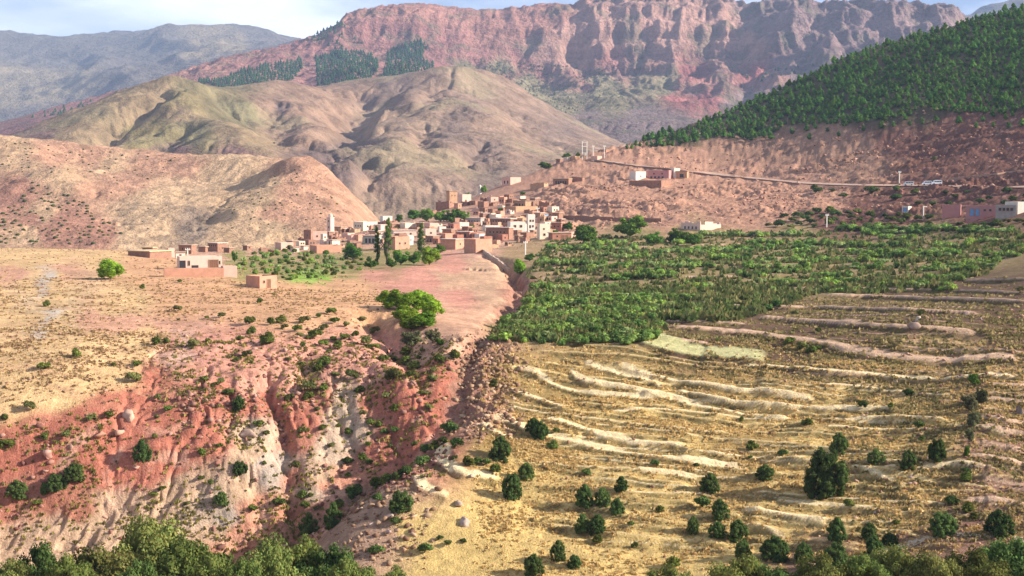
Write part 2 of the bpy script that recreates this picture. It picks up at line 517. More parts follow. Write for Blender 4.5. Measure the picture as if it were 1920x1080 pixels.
# terraces: each lip is a step in the ground with a tread of bare pale earth above it
STRAW, PINK, GREENISH = (.74,.58,.34), (.54,.36,.24), (.46,.43,.21)
terraces = [  # points, half rise, tread width, tread colour
 ([(1062,686),(1075,708),(1120,722),(1180,731),(1250,747),(1340,766),(1490,782)], .45, 1.5, STRAW),
 ([(962,695),(1005,705),(1050,727),(1110,737),(1170,740),(1235,748)], .40, 1.1, STRAW),
 ([(1088,683),(1130,696),(1200,711),(1242,724)], .40, 1.2, STRAW),
 ([(958,736),(1000,752),(1060,771)], .45, 1.0, STRAW),
 ([(1140,769),(1210,768),(1290,769),(1400,778),(1490,784)], .3, .7, STRAW),
 ([(1145,690),(1250,712),(1330,727),(1420,739),(1535,753)], .45, .9, STRAW),
 ([(1255,733),(1350,751),(1450,765),(1560,769),(1690,772)], .42, .8, STRAW),
 ([(915,788),(960,797),(1000,814),(1100,838),(1200,858),(1300,873),(1405,880)], .5, 1.9, STRAW),
 ([(1012,778),(1060,800),(1130,823),(1200,838),(1290,842)], .42, 1.5, STRAW),
 ([(1190,884),(1250,889),(1310,894)], .4, 1.0, STRAW),
 ([(1320,856),(1420,859),(1512,866)], .35, .8, STRAW),
 ([(1590,880),(1640,896),(1695,914)], .35, .8, STRAW),
 ([(1450,946),(1550,951),(1640,957)], .4, .9, STRAW),
 ([(1385,965),(1470,972),(1550,983)], .4, 1.1, STRAW),
 ([(1395,990),(1440,996),(1468,1008)], .4, .9, STRAW),
 ([(770,893),(785,918),(838,934)], .45, 1.9, STRAW),
 ([(805,848),(830,880),(870,895),(945,902)], .45, 2.0, STRAW),
 ([(895,795),(925,812),(960,822)], .35, 1.2, STRAW),
 ([(1380,686),(1500,697),(1680,705),(1920,711)], .5, 1.0, STRAW),
 ([(1190,648),(1270,668),(1340,676),(1440,686)], .55, 4.5, GREENISH),
 ([(1240,613),(1340,622),(1450,634),(1520,643),(1580,657),(1680,670),(1800,677),(1930,680)], .7, 2.2, PINK),
 ([(1410,596),(1530,605),(1620,614),(1700,622),(1840,632)], .8, 1.5, PINK),
 ([(1400,577),(1500,578),(1620,581),(1740,585),(1850,592)], .8, 1.0, PINK),
 ([(1185,555),(1260,561),(1330,570),(1400,577)], .6, .9, PINK),
 ([(1530,553),(1620,556),(1713,559),(1930,568)], .8, 1.2, PINK),
 ([(1470,541),(1640,543),(1847,548),(1930,552)], .6, .7, PINK),
 ([(1800,528),(1860,526),(1930,524)], .7, .8, PINK),
 ([(1640,650),(1720,653),(1850,662),(1930,664)], .35, .4, PINK),
 ([(1850,723),(1930,727)], .5, .8, PINK), ([(1856,749),(1930,753)], .6, .9, PINK),
 ([(1838,793),(1930,797)], .6, 1.0, PINK), ([(1833,808),(1930,813)], .6, .8, PINK),
 ([(1828,867),(1930,873)], .65, 1.2, PINK), ([(1836,838),(1930,842)], .45, .5, PINK),
 ([(1826,938),(1930,942)], .6, 1.1, PINK), ([(1850,905),(1930,908)], .45, .6, PINK),
 ([(1540,799),(1647,804),(1777,807)], .4, .7, STRAW), ([(1527,784),(1657,788),(1777,794)], .4, .7, STRAW),
 ([(1280,738),(1380,758),(1480,768),(1580,766),(1690,772)], .35, .7, STRAW),
 ([(1280,720),(1413,741),(1533,754)], .4, .8, STRAW),
 ([(1523,720),(1647,726),(1780,743)], .4, .8, STRAW),
 ([(1653,888),(1780,881),(1847,885)], .4, .9, STRAW),
 ([(1030,470),(1150,466),(1300,462),(1500,452)], .7, .5, PINK), ([(1010,500),(1120,498),(1250,496)], .7, .5, PINK),
 ([(1000,520),(1150,522),(1300,520),(1500,516)], .7, .5, PINK), ([(1250,490),(1400,486),(1600,482),(1850,478)], .7, .4, PINK),
 ([(1000,545),(1090,541),(1180,545)], .6, .4, PINK), ([(1300,505),(1500,500),(1780,500)], .7, .4, PINK),
 ([(1240,602),(1300,606),(1400,612)], .5, .9, PINK), ([(1220,634),(1260,640),(1330,648)], .5, .8, PINK),
 ([(1240,585),(1330,590),(1420,588)], .5, .5, PINK),
]
grt = np.random.default_rng(77)
for v0 in np.arange(668, 1050, 13.0):     # low grassy banks between the main terraces
    u = 930 + grt.uniform(0, 160) + max(0, v0 - 900) * .3
    while u < 1880:
        ln = grt.uniform(200, 520); sl = .055 + .05 * math.exp(-(u - 930) / 220)
        pts = [(u + ln * q, v0 + sl * (u + ln * q - 1250) + 5 * math.sin((u + ln * q) * .011 + v0 * .3)) for q in (0, .33, .66, 1)]
        if pts[-1][0] < 1935 and pts[-1][1] < 1050: terraces.append((pts, grt.uniform(.22, .44), grt.uniform(.10, .42), (.60, .44, .20) if grt.random() < .6 else STRAW))
        u += ln + grt.uniform(20, 160)
for v0 in np.arange(705, 985, 34.0):      # stony steps at the right
    terraces.append(([(1835 + grt.uniform(0, 30), v0), (1880, v0 + 1 + grt.uniform(-1, 1)), (1935, v0 + 4)], .35, .3, PINK))
for v0 in (572, 590, 606, 625, 640, 652, 690, 700):
    u = 1430 + grt.uniform(0, 200); terraces.append(([(u, v0), (u + 130, v0 + 3), (u + 280, v0 + 6)], .4, .3, PINK))
pale = np.zeros(X.shape); pale_c = np.zeros(X.shape + (3,)); weed = np.zeros(X.shape)
lips = []
base_hits = [path(p, 4) for (p, _, _, _) in terraces]
for (pts, h, w, c), P in zip(terraces, base_hits):
    h = h * (0.58 if c is STRAW else 0.62)
    xs = [p.x for p in P]; ys = [p.y for p in P]
    m = (X > min(xs) - 8) & (X < max(xs) + 8) & (Y > min(ys) - 22) & (Y < max(ys) + 22)
    if not m.any(): continue
    x, y = X[m], Y[m]
    wob = 0.5 * noise(x * 0.30, y * 0.30, 71) + 0.25 * noise(x * 0.9, y * 0.9, 72)
    s, par = polydist(x, y, P)
    s = s + wob * 0.3
    env = smooth(0, 0.06, par) * (1 - smooth(0.94, 1, par)) if len(pts) > 2 else 1.0
    end = np.array([P[0].x, P[-1].x])
    inside = smooth(end.min() - 3, end.min() + 2, x) * (1 - smooth(end.max() - 2, end.max() + 3, x))
    env = env * inside
    w = w * (1.0 if c is STRAW else 1.05 if c is PINK else 1.5)
    Lu = (2.6 if c is STRAW else 6.0) + w; Ld = Lu
    dz = np.where(s > 0, np.exp(-s / Lu), -np.exp(s / Ld)) * h * np.clip(np.abs(s) / (0.26 if c is not PINK else 0.7), 0, 1)
    near.z[m] += dz * env
    ww = w * (0.9 + 0.35 * noise(x * 0.08, y * 0.08, 75) + 0.12 * noise(x * 0.7, y * 0.7, 76))
    a = smooth(0.08, 0.28, s) * (1 - smooth(ww * 0.85, ww * 1.1 + 0.15, s)) * env
    a = np.clip(a * (1.0 + 0.2 * noise(x * 0.4, y * 0.4, 77)), 0, 1)
    upd = a > pale[m]
    pm = pale[m]; pm[upd] = a[upd]; pale[m] = pm
    pc = pale_c[m]; pc[upd] = c; pale_c[m] = pc
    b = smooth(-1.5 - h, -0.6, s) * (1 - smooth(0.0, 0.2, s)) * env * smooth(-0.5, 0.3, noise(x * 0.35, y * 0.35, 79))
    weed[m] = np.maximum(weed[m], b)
    lips.append((P, h, w, c))

# benches cut for the roads: flatten the ground across the line
road_paths = []
def bench(line, half, soft=3.0, lift=0.0, tilt=0.0):
    P = path(line, 5)
    zz = np.array([p.z for p in P]); k = np.ones(5) / 5
    zz = np.convolve(np.pad(zz, 2, mode='edge'), k, 'valid')
    P = [Vector((p.x, p.y, z)) for p, z in zip(P, zz)]
    xs = [p.x for p in P]; ys = [p.y for p in P]
    m = (X > min(xs) - 12) & (X < max(xs) + 12) & (Y > min(ys) - 14) & (Y < max(ys) + 14)
    s, par = polydist(X[m], Y[m], P)
    L = np.array([(p.x, p.y) for p in P]); cum = np.concatenate([[0], np.cumsum(np.hypot(*(L[1:] - L[:-1]).T))])
    zt = np.interp(par * cum[-1], cum, zz) + lift + tilt * np.clip(s, -half, half)
    a = 1 - smooth(half, half + soft, np.abs(s))
    near.z[m] = near.z[m] * (1 - a) + zt * a
    road_paths.append((P, half))
    return P
bench([(1930,351),(1850,350),(1780,349),(1720,348),(1680,348),(1600,347),(1500,343),(1400,333),(1290,321),(1200,312),(1110,299)], 2.8, 3.0, 0.0, 0.2)
bench([(1030,405),(1080,407),(1150,411),(1240,413)], 2.2, 2.5, 0.0, 0.08)
bench([(1648,1042),(1713,1018),(1780,1003),(1850,1004),(1930,1014)], 1.1, 1.5)

# ------------------------------------------------------------------ albedo of the near ground
GOLD=(.53,.375,.145); OLIVE=(.31,.21,.08); BROWN=(.115,.068,.042); TANDIM=(.33,.22,.115); REDB=(.21,.115,.08)
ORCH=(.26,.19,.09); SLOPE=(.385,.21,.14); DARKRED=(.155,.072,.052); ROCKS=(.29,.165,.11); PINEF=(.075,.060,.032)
VILL=(.46,.27,.19); GARD=(.24,.21,.08); BRIGHT=(.20,.34,.05); TAN=(.54,.36,.18); ORANGE=(.53,.30,.165)
PPATH=(.50,.27,.18); SCREE=(.43,.37,.31); PINKRED=(.49,.235,.17); SWIRL=(.48,.30,.19); MIDRED=(.375,.135,.09)
CREAM=(.43,.315,.225); GREYB=(.34,.275,.225); DKRED=(.36,.15,.10); STREAK=(.43,.29,.19); SALMON=(.46,.21,.135)
GULLY=(.32,.165,.115); TANG=(.50,.29,.19); REDGREY=(.34,.215,.145); PALEPINK=(.60,.36,.27)
near_samples = [
 (GOLD,[(960,880),(1050,800),(1150,760),(1300,790),(1500,830),(1250,900),(1100,1000),(1300,960),(1500,960),(1650,900),(900,1000),(850,1060),(1000,1060),(1200,1050),(1400,1000),(1700,830),(1750,780),(1450,760),(1600,760),(770,1000),(1650,980),(1550,900),(1200,960),(1000,960)]),
 (OLIVE,[(1050,710),(1150,700),(1350,740),(1400,840),(1700,920),(1750,900),(960,700),(1350,915),(1750,950),(930,830),(1000,740)]),
 (BROWN,[(1300,600),(1450,640),(1550,615),(1650,640),(1750,600),(1850,600),(1900,640),(1600,592),(1400,600),(1300,640),(1500,670),(1650,565),(1800,570),(1900,580),(1560,668)]),
 (TANDIM,[(1750,650),(1800,690),(1700,690),(1850,720),(1620,700),(1880,750),(1800,640),(1880,690),(1800,740)]),
 (REDB,[(1900,800),(1880,850),(1860,900),(1900,900),(1800,970),(1850,980),(1600,1050),(1700,1040),(1880,820),(1550,1060),(1750,1060),(1850,1060)]),
 (ORCH,[(1000,600),(1100,600),(1200,500),(1300,480),(1500,480),(1700,480),(1850,450),(1400,540),(1600,530),(1050,540),(1200,450),(1300,440),(1500,440),(1700,430),(1100,510),(1200,560),(1300,560),(950,610),(1180,630)]),
 (TANDIM,[(980,480),(1010,470),(1080,490),(1030,485)]),
 (SLOPE,[(1150,380),(1250,370),(1350,390),(1100,340),(1200,330),(1450,390),(1250,340),(1050,390),(1000,350),(900,390),(1500,330),(1400,310),(1550,380),(1250,410),(1350,355),(1450,355),(1150,310),(1300,300)]),
 (DARKRED,[(1700,380),(1800,370),(1880,350),(1620,395),(1750,290),(1850,270),(1900,240),(1800,230),(1680,265),(1700,410),(1850,400),(1880,310),(1550,410)]),
 (ROCKS,[(1350,285),(1450,280),(1550,270),(1600,310),(1620,290),(1400,290)]),
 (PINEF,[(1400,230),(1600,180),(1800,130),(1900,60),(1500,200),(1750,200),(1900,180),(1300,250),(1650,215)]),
 (VILL,[(600,450),(700,440),(800,420),(860,400),(950,430),(1020,420),(550,460),(900,470),(480,470),(400,480)]),
 (GARD,[(520,490),(600,490),(650,500),(700,500),(760,490),(500,480),(450,475),(460,500),(545,505),(640,512),(520,515)]),
 (ORANGE,[(540,540),(565,535),(600,535),(630,530),(520,532)]),
 (BRIGHT,[(565,523),(590,524),(610,522)]),
 (TAN,[(20,480),(100,480),(180,475),(50,500),(100,560),(40,600),(200,580),(250,560),(20,660),(100,640),(180,650),(250,640),(60,720),(150,710),(230,700),(20,750),(120,745),(0,560),(290,625),(60,530),(65,545),(110,535),(112,520),(98,545),(60,610),(100,615),(75,600),(115,590),(85,640),(90,565),(50,640)]),
 (ORANGE,[(300,530),(400,540),(450,560),(350,560),(500,560),(600,560),(650,540),(280,510),(560,545),(320,575),(700,585),(680,560),(300,500),(640,580),(550,590)]),
 (PPATH,[(30,514),(120,512),(240,608),(300,610),(340,608),(200,600),(170,595)]),
 (SCREE,[(85,535),(97,523),(75,548),(85,605),(72,628),(103,586)]),
 (PINKRED,[(380,640),(350,690),(400,680),(450,650),(500,680),(330,640),(560,690),(600,670),(700,660),(480,720),(750,540),(700,510),(800,530),(780,515),(850,500),(870,560),(640,650),(720,690)]),
 (PALEPINK,[(345,640),(340,628),(335,665)]),
 (SWIRL,[(900,500),(880,520),(920,560),(840,520),(905,530)]),
 (MIDRED,[(300,700),(250,750),(200,760),(150,775),(400,750),(450,780),(500,760),(350,800),(280,830),(100,800),(50,830),(230,850),(330,870),(600,750),(700,760),(780,770),(750,720),(800,740),(740,820),(780,800),(700,850),(20,870),(60,870),(150,880),(180,820),(400,830),(560,800),(200,890),(270,890)]),
 (CREAM,[(632,745),(642,775),(650,800),(622,850),(660,825),(465,805),(475,820),(400,930),(380,970),(590,930)]),
 (GREYB,[(485,880),(500,900),(515,885),(420,970)]),
 (STREAK,[(340,925),(360,900),(450,920),(400,995),(460,860),(600,890)]),
 (DKRED,[(50,930),(100,945),(20,960),(140,965),(60,905),(545,830),(540,900)]),
 (STREAK,[(110,990),(60,1010),(180,990),(30,1010),(150,1010),(300,960),(250,950),(210,950),(240,1000)]),
 (SALMON,[(620,920),(600,945),(480,960),(505,985),(470,1000),(440,1010),(640,900),(550,985),(430,1030),(680,880)]),
 (GULLY,[(880,680),(860,730),(900,650),(900,720),(945,590),(960,555),(900,760),(978,540),(875,790)]),
 (MIDRED,[(835,690),(825,740),(805,785),(840,720),(790,810)]),
 (TANG,[(840,640),(850,665),(870,620),(800,665),(895,590),(820,600)]),
 (REDGREY,[(700,975),(680,1000),(720,1010),(650,990),(640,1030),(700,940)]),
]
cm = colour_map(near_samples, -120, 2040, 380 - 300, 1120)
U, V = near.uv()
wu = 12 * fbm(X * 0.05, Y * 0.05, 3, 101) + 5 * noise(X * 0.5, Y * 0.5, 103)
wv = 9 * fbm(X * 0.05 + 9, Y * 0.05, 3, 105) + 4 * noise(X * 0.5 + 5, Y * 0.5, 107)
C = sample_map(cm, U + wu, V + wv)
# grass and soil mottling
mot = fbm(X * 0.11, Y * 0.11, 4, 111, 0.6)
C = C * (1 + 0.20 * mot[..., None])
hillgrass = np.clip(inbox(-200, 700, 440, 760) - red_face * 0.5, 0, 1)
soil = smooth(0.05, 0.6, fbm(X * 0.07, Y * 0.40 + 0.05 * X, 4, 115, 0.6)) * hillgrass
C = C * (1 - 0.5 * soil[..., None]) + np.array((.42,.235,.14)) * 0.5 * soil[..., None]
bleach = smooth(0.2, 0.8, fbm(X * 0.3 - 0.2 * Y, Y * 0.3, 3, 117)) * face * (V > 700)
C = C * (1 - 0.45 * bleach[..., None]) + np.array((.54,.35,.25)) * 0.45 * bleach[..., None]
soil2 = smooth(0.1, 0.8, fbm(X * 0.18, Y * 0.35, 4, 119)) * field
C = C * (1 - 0.55 * soil2[..., None]) + np.array((.36,.24,.10)) * 0.55 * soil2[..., None]
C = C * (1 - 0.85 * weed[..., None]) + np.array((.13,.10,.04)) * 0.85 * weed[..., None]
C = C * (1 - 0.95 * pale[..., None]) + pale_c * 0.95 * pale[..., None]
C = np.clip(C * (1 + 0.10 * noise(X * 1.1, Y * 1.1, 121)[..., None]), 0.01, 0.8)
up2 = upper * (1 - smooth(.02, .3, C[..., 1] - C[..., 0]))
sp1 = smooth(.25, .7, noise(X * .33 + .2 * Y, Y * .16, 131)) * smooth(-.4, .3, fbm(X * .025, Y * .025, 3, 133)) * up2 * .65
sp2 = smooth(.45, .8, noise(X * .45, Y * .2, 135)) * up2 * .5
C = C * (1 - sp1[..., None]) + np.array((.12, .062, .045)) * sp1[..., None]
C = C * (1 - sp2[..., None]) + np.array((.48, .32, .235)) * sp2[..., None]
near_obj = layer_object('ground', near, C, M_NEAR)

# ------------------------------------------------------------------ orange hills behind the village
mid_pts = [(-300,205,1000),(-120,240,990),(0,254,980),(60,262,980),(150,275,980),(230,285,980),(330,291,960),(430,299,950),(540,312,930),
 (0,300,880),(0,380,740),(0,440,620),(-250,420,640),(-250,320,820),(150,340,800),(150,420,650),(300,350,830),(300,430,650),(250,300,930),
 (430,345,850),(400,372,740),(350,432,640),(470,340,790),(575,297,800),(525,318,775),(450,372,700),(620,333,775),(670,398,720),(560,400,680),(560,350,735),(640,425,650),(500,420,650),(545,318,880)]
mid_raw = [(-300,540,-30),(0,540,-30),(300,540,-30),(600,560,-36),(700,560,-40),(-200,1200,-20),(0,1200,-20),(300,1200,-25),(500,1150,-30),(600,980,-20),(700,850,-36),(760,720,-40),(760,1200,-40),(900,1000,-45)]
mid = Layer(np.linspace(-0.5, 0.02, 360), rows((540, 1000, 190), (1000, 1200, 10)), mid_pts, mid_raw, sd=8)
X, Y = mid.X, mid.Y
mid.z += 2.2 * fbm(X * 0.012, Y * 0.012, 3, 201)
carve_on(mid, [(552,308),(470,338),(390,385),(345,432)], 6, 13, 1)
carve_on(mid, [(575,298),(490,338),(415,388),(365,432)], -1.0, 20, 2)
carve_on(mid, [(110,285),(180,350),(230,440)], 4, 16, 3)
carve_on(mid, [(20,262),(100,330),(190,400)], -5, 22, 4)
mid.erode(np.ones(X.shape), drops=5000, batches=4, steps=40, rate=0.08, cap=3.0)
mid.z += 1.4 * (ridged(X * 0.035, Y * 0.035, 5, 205, 0.6) - 1.0) + 0.5 * fbm(X * 0.12, Y * 0.12, 3, 207)
U, V = mid.uv()
mid_samples = [((.47,.31,.19),[(30,290),(60,330),(20,270),(80,400),(200,310),(120,330),(60,440)]), ((.44,.25,.165),[(250,340),(200,350),(300,310),(350,320),(100,290),(180,300),(560,360),(600,380),(580,330),(620,400),(520,400)]),
 ((.36,.185,.13),[(60,410),(120,410),(30,370),(90,440),(180,440),(50,340)]), ((.50,.34,.21),[(300,400),(260,400),(350,360),(300,430),(400,330),(430,320),(280,370),(240,440)]),
 ((.46,.31,.19),[(470,380),(440,400),(480,360),(420,430),(500,430)]), ((.26,.19,.14),[(345,430),(365,415)])]
cm = colour_map(mid_samples, -200, 900, 200, 480)
C = sample_map(cm, U + 14 * fbm(X * 0.02, Y * 0.02, 3, 211), V + 8 * fbm(X * 0.02 + 7, Y * 0.02, 3, 213))
spk = smooth(.4, .8, noise(X * .32, Y * .2, 231)) * smooth(-.3, .4, fbm(X * .02, Y * .02, 3, 233)) * .55
C = C * .92 * (1 + 0.20 * fbm(X * 0.06, Y * 0.06, 5, 215, 0.7)[..., None])
C = np.clip(C * (1 - spk[..., None]) + np.array((.13, .09, .06)) * spk[..., None], 0.02, 0.8)
layer_object('orange_hills', mid, C, M_MID)

# ------------------------------------------------------------------ bare hills across the valley
hill_pts = [(-200,330,1250),(60,262,1500),(150,216,1650),(240,172,1750),(300,143,1800),(330,143,1810),(370,158,1830),(430,172,1900),(500,164,2000),(540,157,2050),(600,164,2080),(680,166,2150),(720,151,2200),(800,131,2250),(850,127,2280),(900,131,2300),(950,150,2300),(1000,184,2280),(1050,225,2200),(1100,256,2100),(1150,278,2000),
 (100,285,1350),(200,262,1380),(300,205,1580),(335,178,1640),(390,222,1560),(300,285,1300),(450,296,1250),(250,235,1480),(420,200,1720),(500,232,1480),(560,280,1320),(600,302,1280),(620,300,1290),
 (620,245,1600),(650,205,1850),(590,195,1850),(540,200,1800),(540,185,1950),(700,232,1650),(650,276,1330),(690,268,1360),(610,305,1270),(700,380,1180),(780,310,1330),(880,200,1900),(880,260,1500),(880,330,1280),(960,235,1700),(1000,300,1450),(1050,285,1550),(800,190,1850),(740,215,1750),(800,355,1220),(920,345,1250),(1100,275,1750),(680,330,1210),(840,230,1680)]
hill_raw = [(-200,1150,-40),(100,1150,-40),(400,1120,-38),(700,1080,-38),(1000,1100,-34),(1200,1150,-30),(1300,1500,10),(1300,2000,40),
 (-200,1900,-10),(50,2000,40),(300,2300,70),(500,2500,130),(700,2600,130),(900,2750,120),(1050,2700,80),(1200,2600,40),(-200,2800,-20),(300,2800,0),(700,2900,60),(1250,2900,10)]
hill = Layer(np.linspace(-0.46, 0.15, 520), rows((1060, 2300, 310), (2300, 2800, 14)), hill_pts, hill_raw, sd=8)
X, Y = hill.X, hill.Y
hill.z += 7 * fbm(X * 0.004, Y * 0.004, 3, 301) * smooth(1100, 1300, Y)
carve_on(hill, [(690,166),(668,205),(655,245),(630,272),(605,288)], 33, 38, 1)
carve_on(hill, [(872,131),(800,188),(735,232),(690,262)], -16, 45, 2)
carve_on(hill, [(850,140),(770,185),(700,230),(665,252)], 20, 36, 3)
carve_on(hill, [(322,160),(285,188),(240,222),(170,276)], 23, 26, 4)
carve_on(hill, [(332,170),(335,205),(410,245),(530,298)], -9, 34, 5)
carve_on(hill, [(335,232),(318,255),(298,284)], 15, 22, 6)
carve_on(hill, [(520,190),(505,215),(520,245),(560,280)], 18, 30, 7)
carve_on(hill, [(400,165),(440,205),(500,250)], 13, 30, 8)
carve_on(hill, [(800,240),(790,262),(795,285)], 12, 16, 9)
carve_on(hill, [(905,262),(890,290),(895,320)], 12, 18, 10)
carve_on(hill, [(960,200),(1010,245),(1060,285)], 13, 30, 11)
carve_on(hill, [(250,190),(200,235),(130,272)], -6, 30, 12)
carve_on(hill, [(700,300),(690,335),(660,365)], 13, 18, 13)
carve_on(hill, [(840,150),(835,200),(760,270),(750,330)], -5, 45, 14)
hill.erode(np.ones(X.shape), drops=12000, batches=4, steps=50, rate=0.08, cap=4.0)
hill.z += (2.6 * (ridged(X * 0.010, Y * 0.010, 5, 305, 0.55) - 1.0) + 0.8 * fbm(X * 0.06, Y * 0.06, 3, 307))
U, V = hill.uv()
knob = np.exp(-(((U - 665) / 60) ** 2 + ((V - 305) / 36) ** 2)) + 0.7 * np.exp(-(((U - 870) / 50) ** 2 + ((V - 212) / 22) ** 2)) + 0.7 * np.exp(-(((U - 900) / 45) ** 2 + ((V - 285) / 45) ** 2))
hill.z += np.clip(knob, 0, 1) * 7 * (ridged(X * 0.02, Y * 0.02, 4, 311, 0.6) - 1.0)
U, V = hill.uv()
hill_samples = [((.40,.32,.17),[(120,250),(200,230),(260,220),(300,180),(350,200),(420,250),(200,270),(480,270),(340,210)]), ((.34,.30,.13),[(260,255),(300,240),(330,185),(360,195),(310,260),(280,270)]),
 ((.27,.25,.12),[(410,190),(440,205),(370,165),(460,210),(370,260),(350,255)]), ((.43,.31,.19),[(500,200),(560,180),(600,200),(640,180),(620,230),(540,240),(700,160),(580,250),(560,210)]),
 ((.40,.30,.19),[(750,180),(820,150),(900,160),(950,200),(760,280),(820,280),(740,330),(800,330),(700,360),(860,320),(980,260),(1000,240),(960,300),(1050,280),(840,200),(900,240)]),
 ((.30,.235,.165),[(660,300),(640,310),(680,290),(870,212),(890,290),(900,270),(930,340),(700,300),(1040,250),(860,240),(720,180),(740,160)]),
 ((.44,.34,.21),[(740,300),(780,320),(760,350),(700,390),(720,240),(680,240),(820,230)]), ((.30,.20,.15),[(80,265),(330,285),(300,290),(450,295),(40,275)]), ((.22,.17,.13),[(620,320),(630,340),(605,310),(540,200)])]
cm = colour_map(hill_samples, -150, 1250, 100, 420)
C = sample_map(cm, U + 16 * fbm(X * 0.008, Y * 0.008, 3, 315), V + 9 * fbm(X * 0.008 + 7, Y * 0.008, 3, 317))
C = C * np.array((.60, .535, .60)) * (1 + 0.24 * fbm(X * 0.025, Y * 0.025, 5, 319, 0.7)[..., None])
spk = smooth(.35, .75, noise(X * .16, Y * .11, 331)) * smooth(-.3, .4, fbm(X * .012, Y * .012, 3, 333)) * .6
C = C * (1 - spk[..., None]) + np.array((.10, .085, .06)) * spk[..., None]
grn = smooth(0.1, 0.7, fbm(X * 0.006, Y * 0.006, 3, 321)) * 0.35
C = np.clip(C * (1 - grn[..., None]) + np.array((.27,.24,.13)) * grn[..., None], 0.02, 0.8)
layer_object('bare_hills', hill, C, M_HILL)

# ------------------------------------------------------------------ the red mountain with its cliffs
mt_pts = [(-250,300,2700),(0,244,2700),(100,205,2750),(200,176,2800),(270,158,2850),(345,132,2900),(430,105,3000),(520,88,3100),(575,72,3200),(610,60,3300),(635,45,3360),(655,22,3420),(700,13,3460),(780,5,3490),(830,11,3490),(900,18,3490),(960,14,3500),(1020,6,3500),(1060,8,3500),(1100,-8,3500),(1150,-22,3510),(1250,-26,3510),(1340,-16,3510),(1380,4,3500),(1402,6,3490),(1430,-4,3480),(1530,2,3430),(1600,-4,3400),(1700,0,3360),(1730,8,3350),(1760,3,3340),(1785,12,3330),(1805,42,3320),(1840,60,3310),(2000,95,3400),(2150,110,3300),
 (300,175,2600),(500,130,2750),(620,140,2700),(420,150,2620),(150,215,2500),(50,242,2450),(0,262,2400),(700,55,3400),(700,100,3050),(640,90,3150),(900,60,3420),(900,120,3050),(900,165,2750),(800,120,2800),(760,150,2600),
 (1060,80,3420),(1000,130,3000),(1000,190,2650),(1100,95,3350),(1100,190,2700),(1100,250,2450),(1200,90,3350),(1200,150,2900),(1200,220,2500),(1300,95,3250),(1300,160,2850),(1300,220,2500),(1400,80,3250),(1400,160,2750),(1350,250,2350),(1500,90,3120),(1500,150,2650),(1600,60,3180),(1600,110,2750),(1700,60,3000),(1750,100,2600),(1900,100,2600),(1250,262,2300)]
mt_raw = [(-250,2250,-20),(100,2200,-10),(400,2250,10),(700,2250,40),(1000,2200,40),(1300,2150,40),(1600,2200,60),(1900,2200,80),(2150,2200,80),
 (-250,3600,60),(300,3800,200),(600,4300,300),(900,4600,380),(1200,4600,420),(1500,4500,380),(1800,4300,320),(2100,4300,250)]
mt = Layer(fan(0.385, 720, 0.47, 20), rows((2150, 2500, 34), (2500, 3220, 110), (3220, 3570, 190), (3570, 3900, 30), (3900, 4400, 8)), mt_pts, mt_raw, sd=12)
X, Y = mt.X, mt.Y
U, V = mt.uv()
tops = smooth(120, 380, mt.z)
mt.z += 14 * fbm(X * 0.0016, Y * 0.0016, 3, 401) * smooth(2300, 2700, Y) * (1 - smooth(3450, 3700, Y))
# buttresses running down the face
for k, (ln, dp, wd) in enumerate([([(1082,4),(1088,40),(1100,88)], 75, 42), ([(1163,0),(1166,40),(1158,92)], 80, 42), ([(1214,8),(1216,50),(1222,85)], 50, 34), ([(1335,-2),(1318,40),(1300,95)], 70, 46),
        ([(1405,8),(1412,55),(1400,120),(1390,180)], 95, 60), ([(1545,4),(1520,60),(1490,120),(1480,170)], 80, 60), ([(1640,4),(1625,60),(1600,105)], 60, 50), ([(1725,10),(1700,55),(1690,85)], 60, 45),
        ([(850,14),(870,60),(900,120),(930,170)], 40, 60), ([(960,18),(975,60),(1010,120),(1100,190)], 40, 55), ([(1250,110),(1330,160),(1400,220)], 40, 60), ([(700,20),(690,60),(660,95)], 30, 50),
        ([(1500,5),(1470,60),(1440,110)], -60, 60), ([(1590,0),(1570,60),(1540,115)], -55, 60), ([(1010,8),(1035,70),(1090,130)], -35, 60), ([(590,75),(560,110),(520,150)], 22, 40), ([(725,95),(705,130),(690,165)], 16, 30)]):
    carve_on(mt, ln, dp * .6, wd, 40 + k, wob=.8)
butt = ridged(X * 0.010 + 0.4 * noise(X * 0.003, Y * 0.003, 404), Y * 0.0022, 4, 405, 0.6) - 0.95
cl = smooth(1000, 1150, U) * (1 - smooth(1900, 2000, U)) * tops
mt.z += butt * (5 + 12 * cl) * smooth(40, 250, mt.z)
# hard beds: steps of cliff and ledge
zb = mt.z + 0.035 * X + 9 * noise(X * 0.003, Y * 0.003, 407)
for (per, k0, amp) in ((61.0, 8.0, 0.8), (24.0, 11.0, 0.55)):
    f = (zb + k0) / per; fr = f - np.floor(f)
    saw = np.where(fr < 0.62, -fr * 0.30 / 0.62, -0.30 + (fr - 0.62) / 0.38 * 0.30)
    strength = smooth(210, 360, mt.z) * (0.35 + 0.75 * smooth(1000, 1150, U)) * amp
    mt.z += saw * per * 0.95 * strength
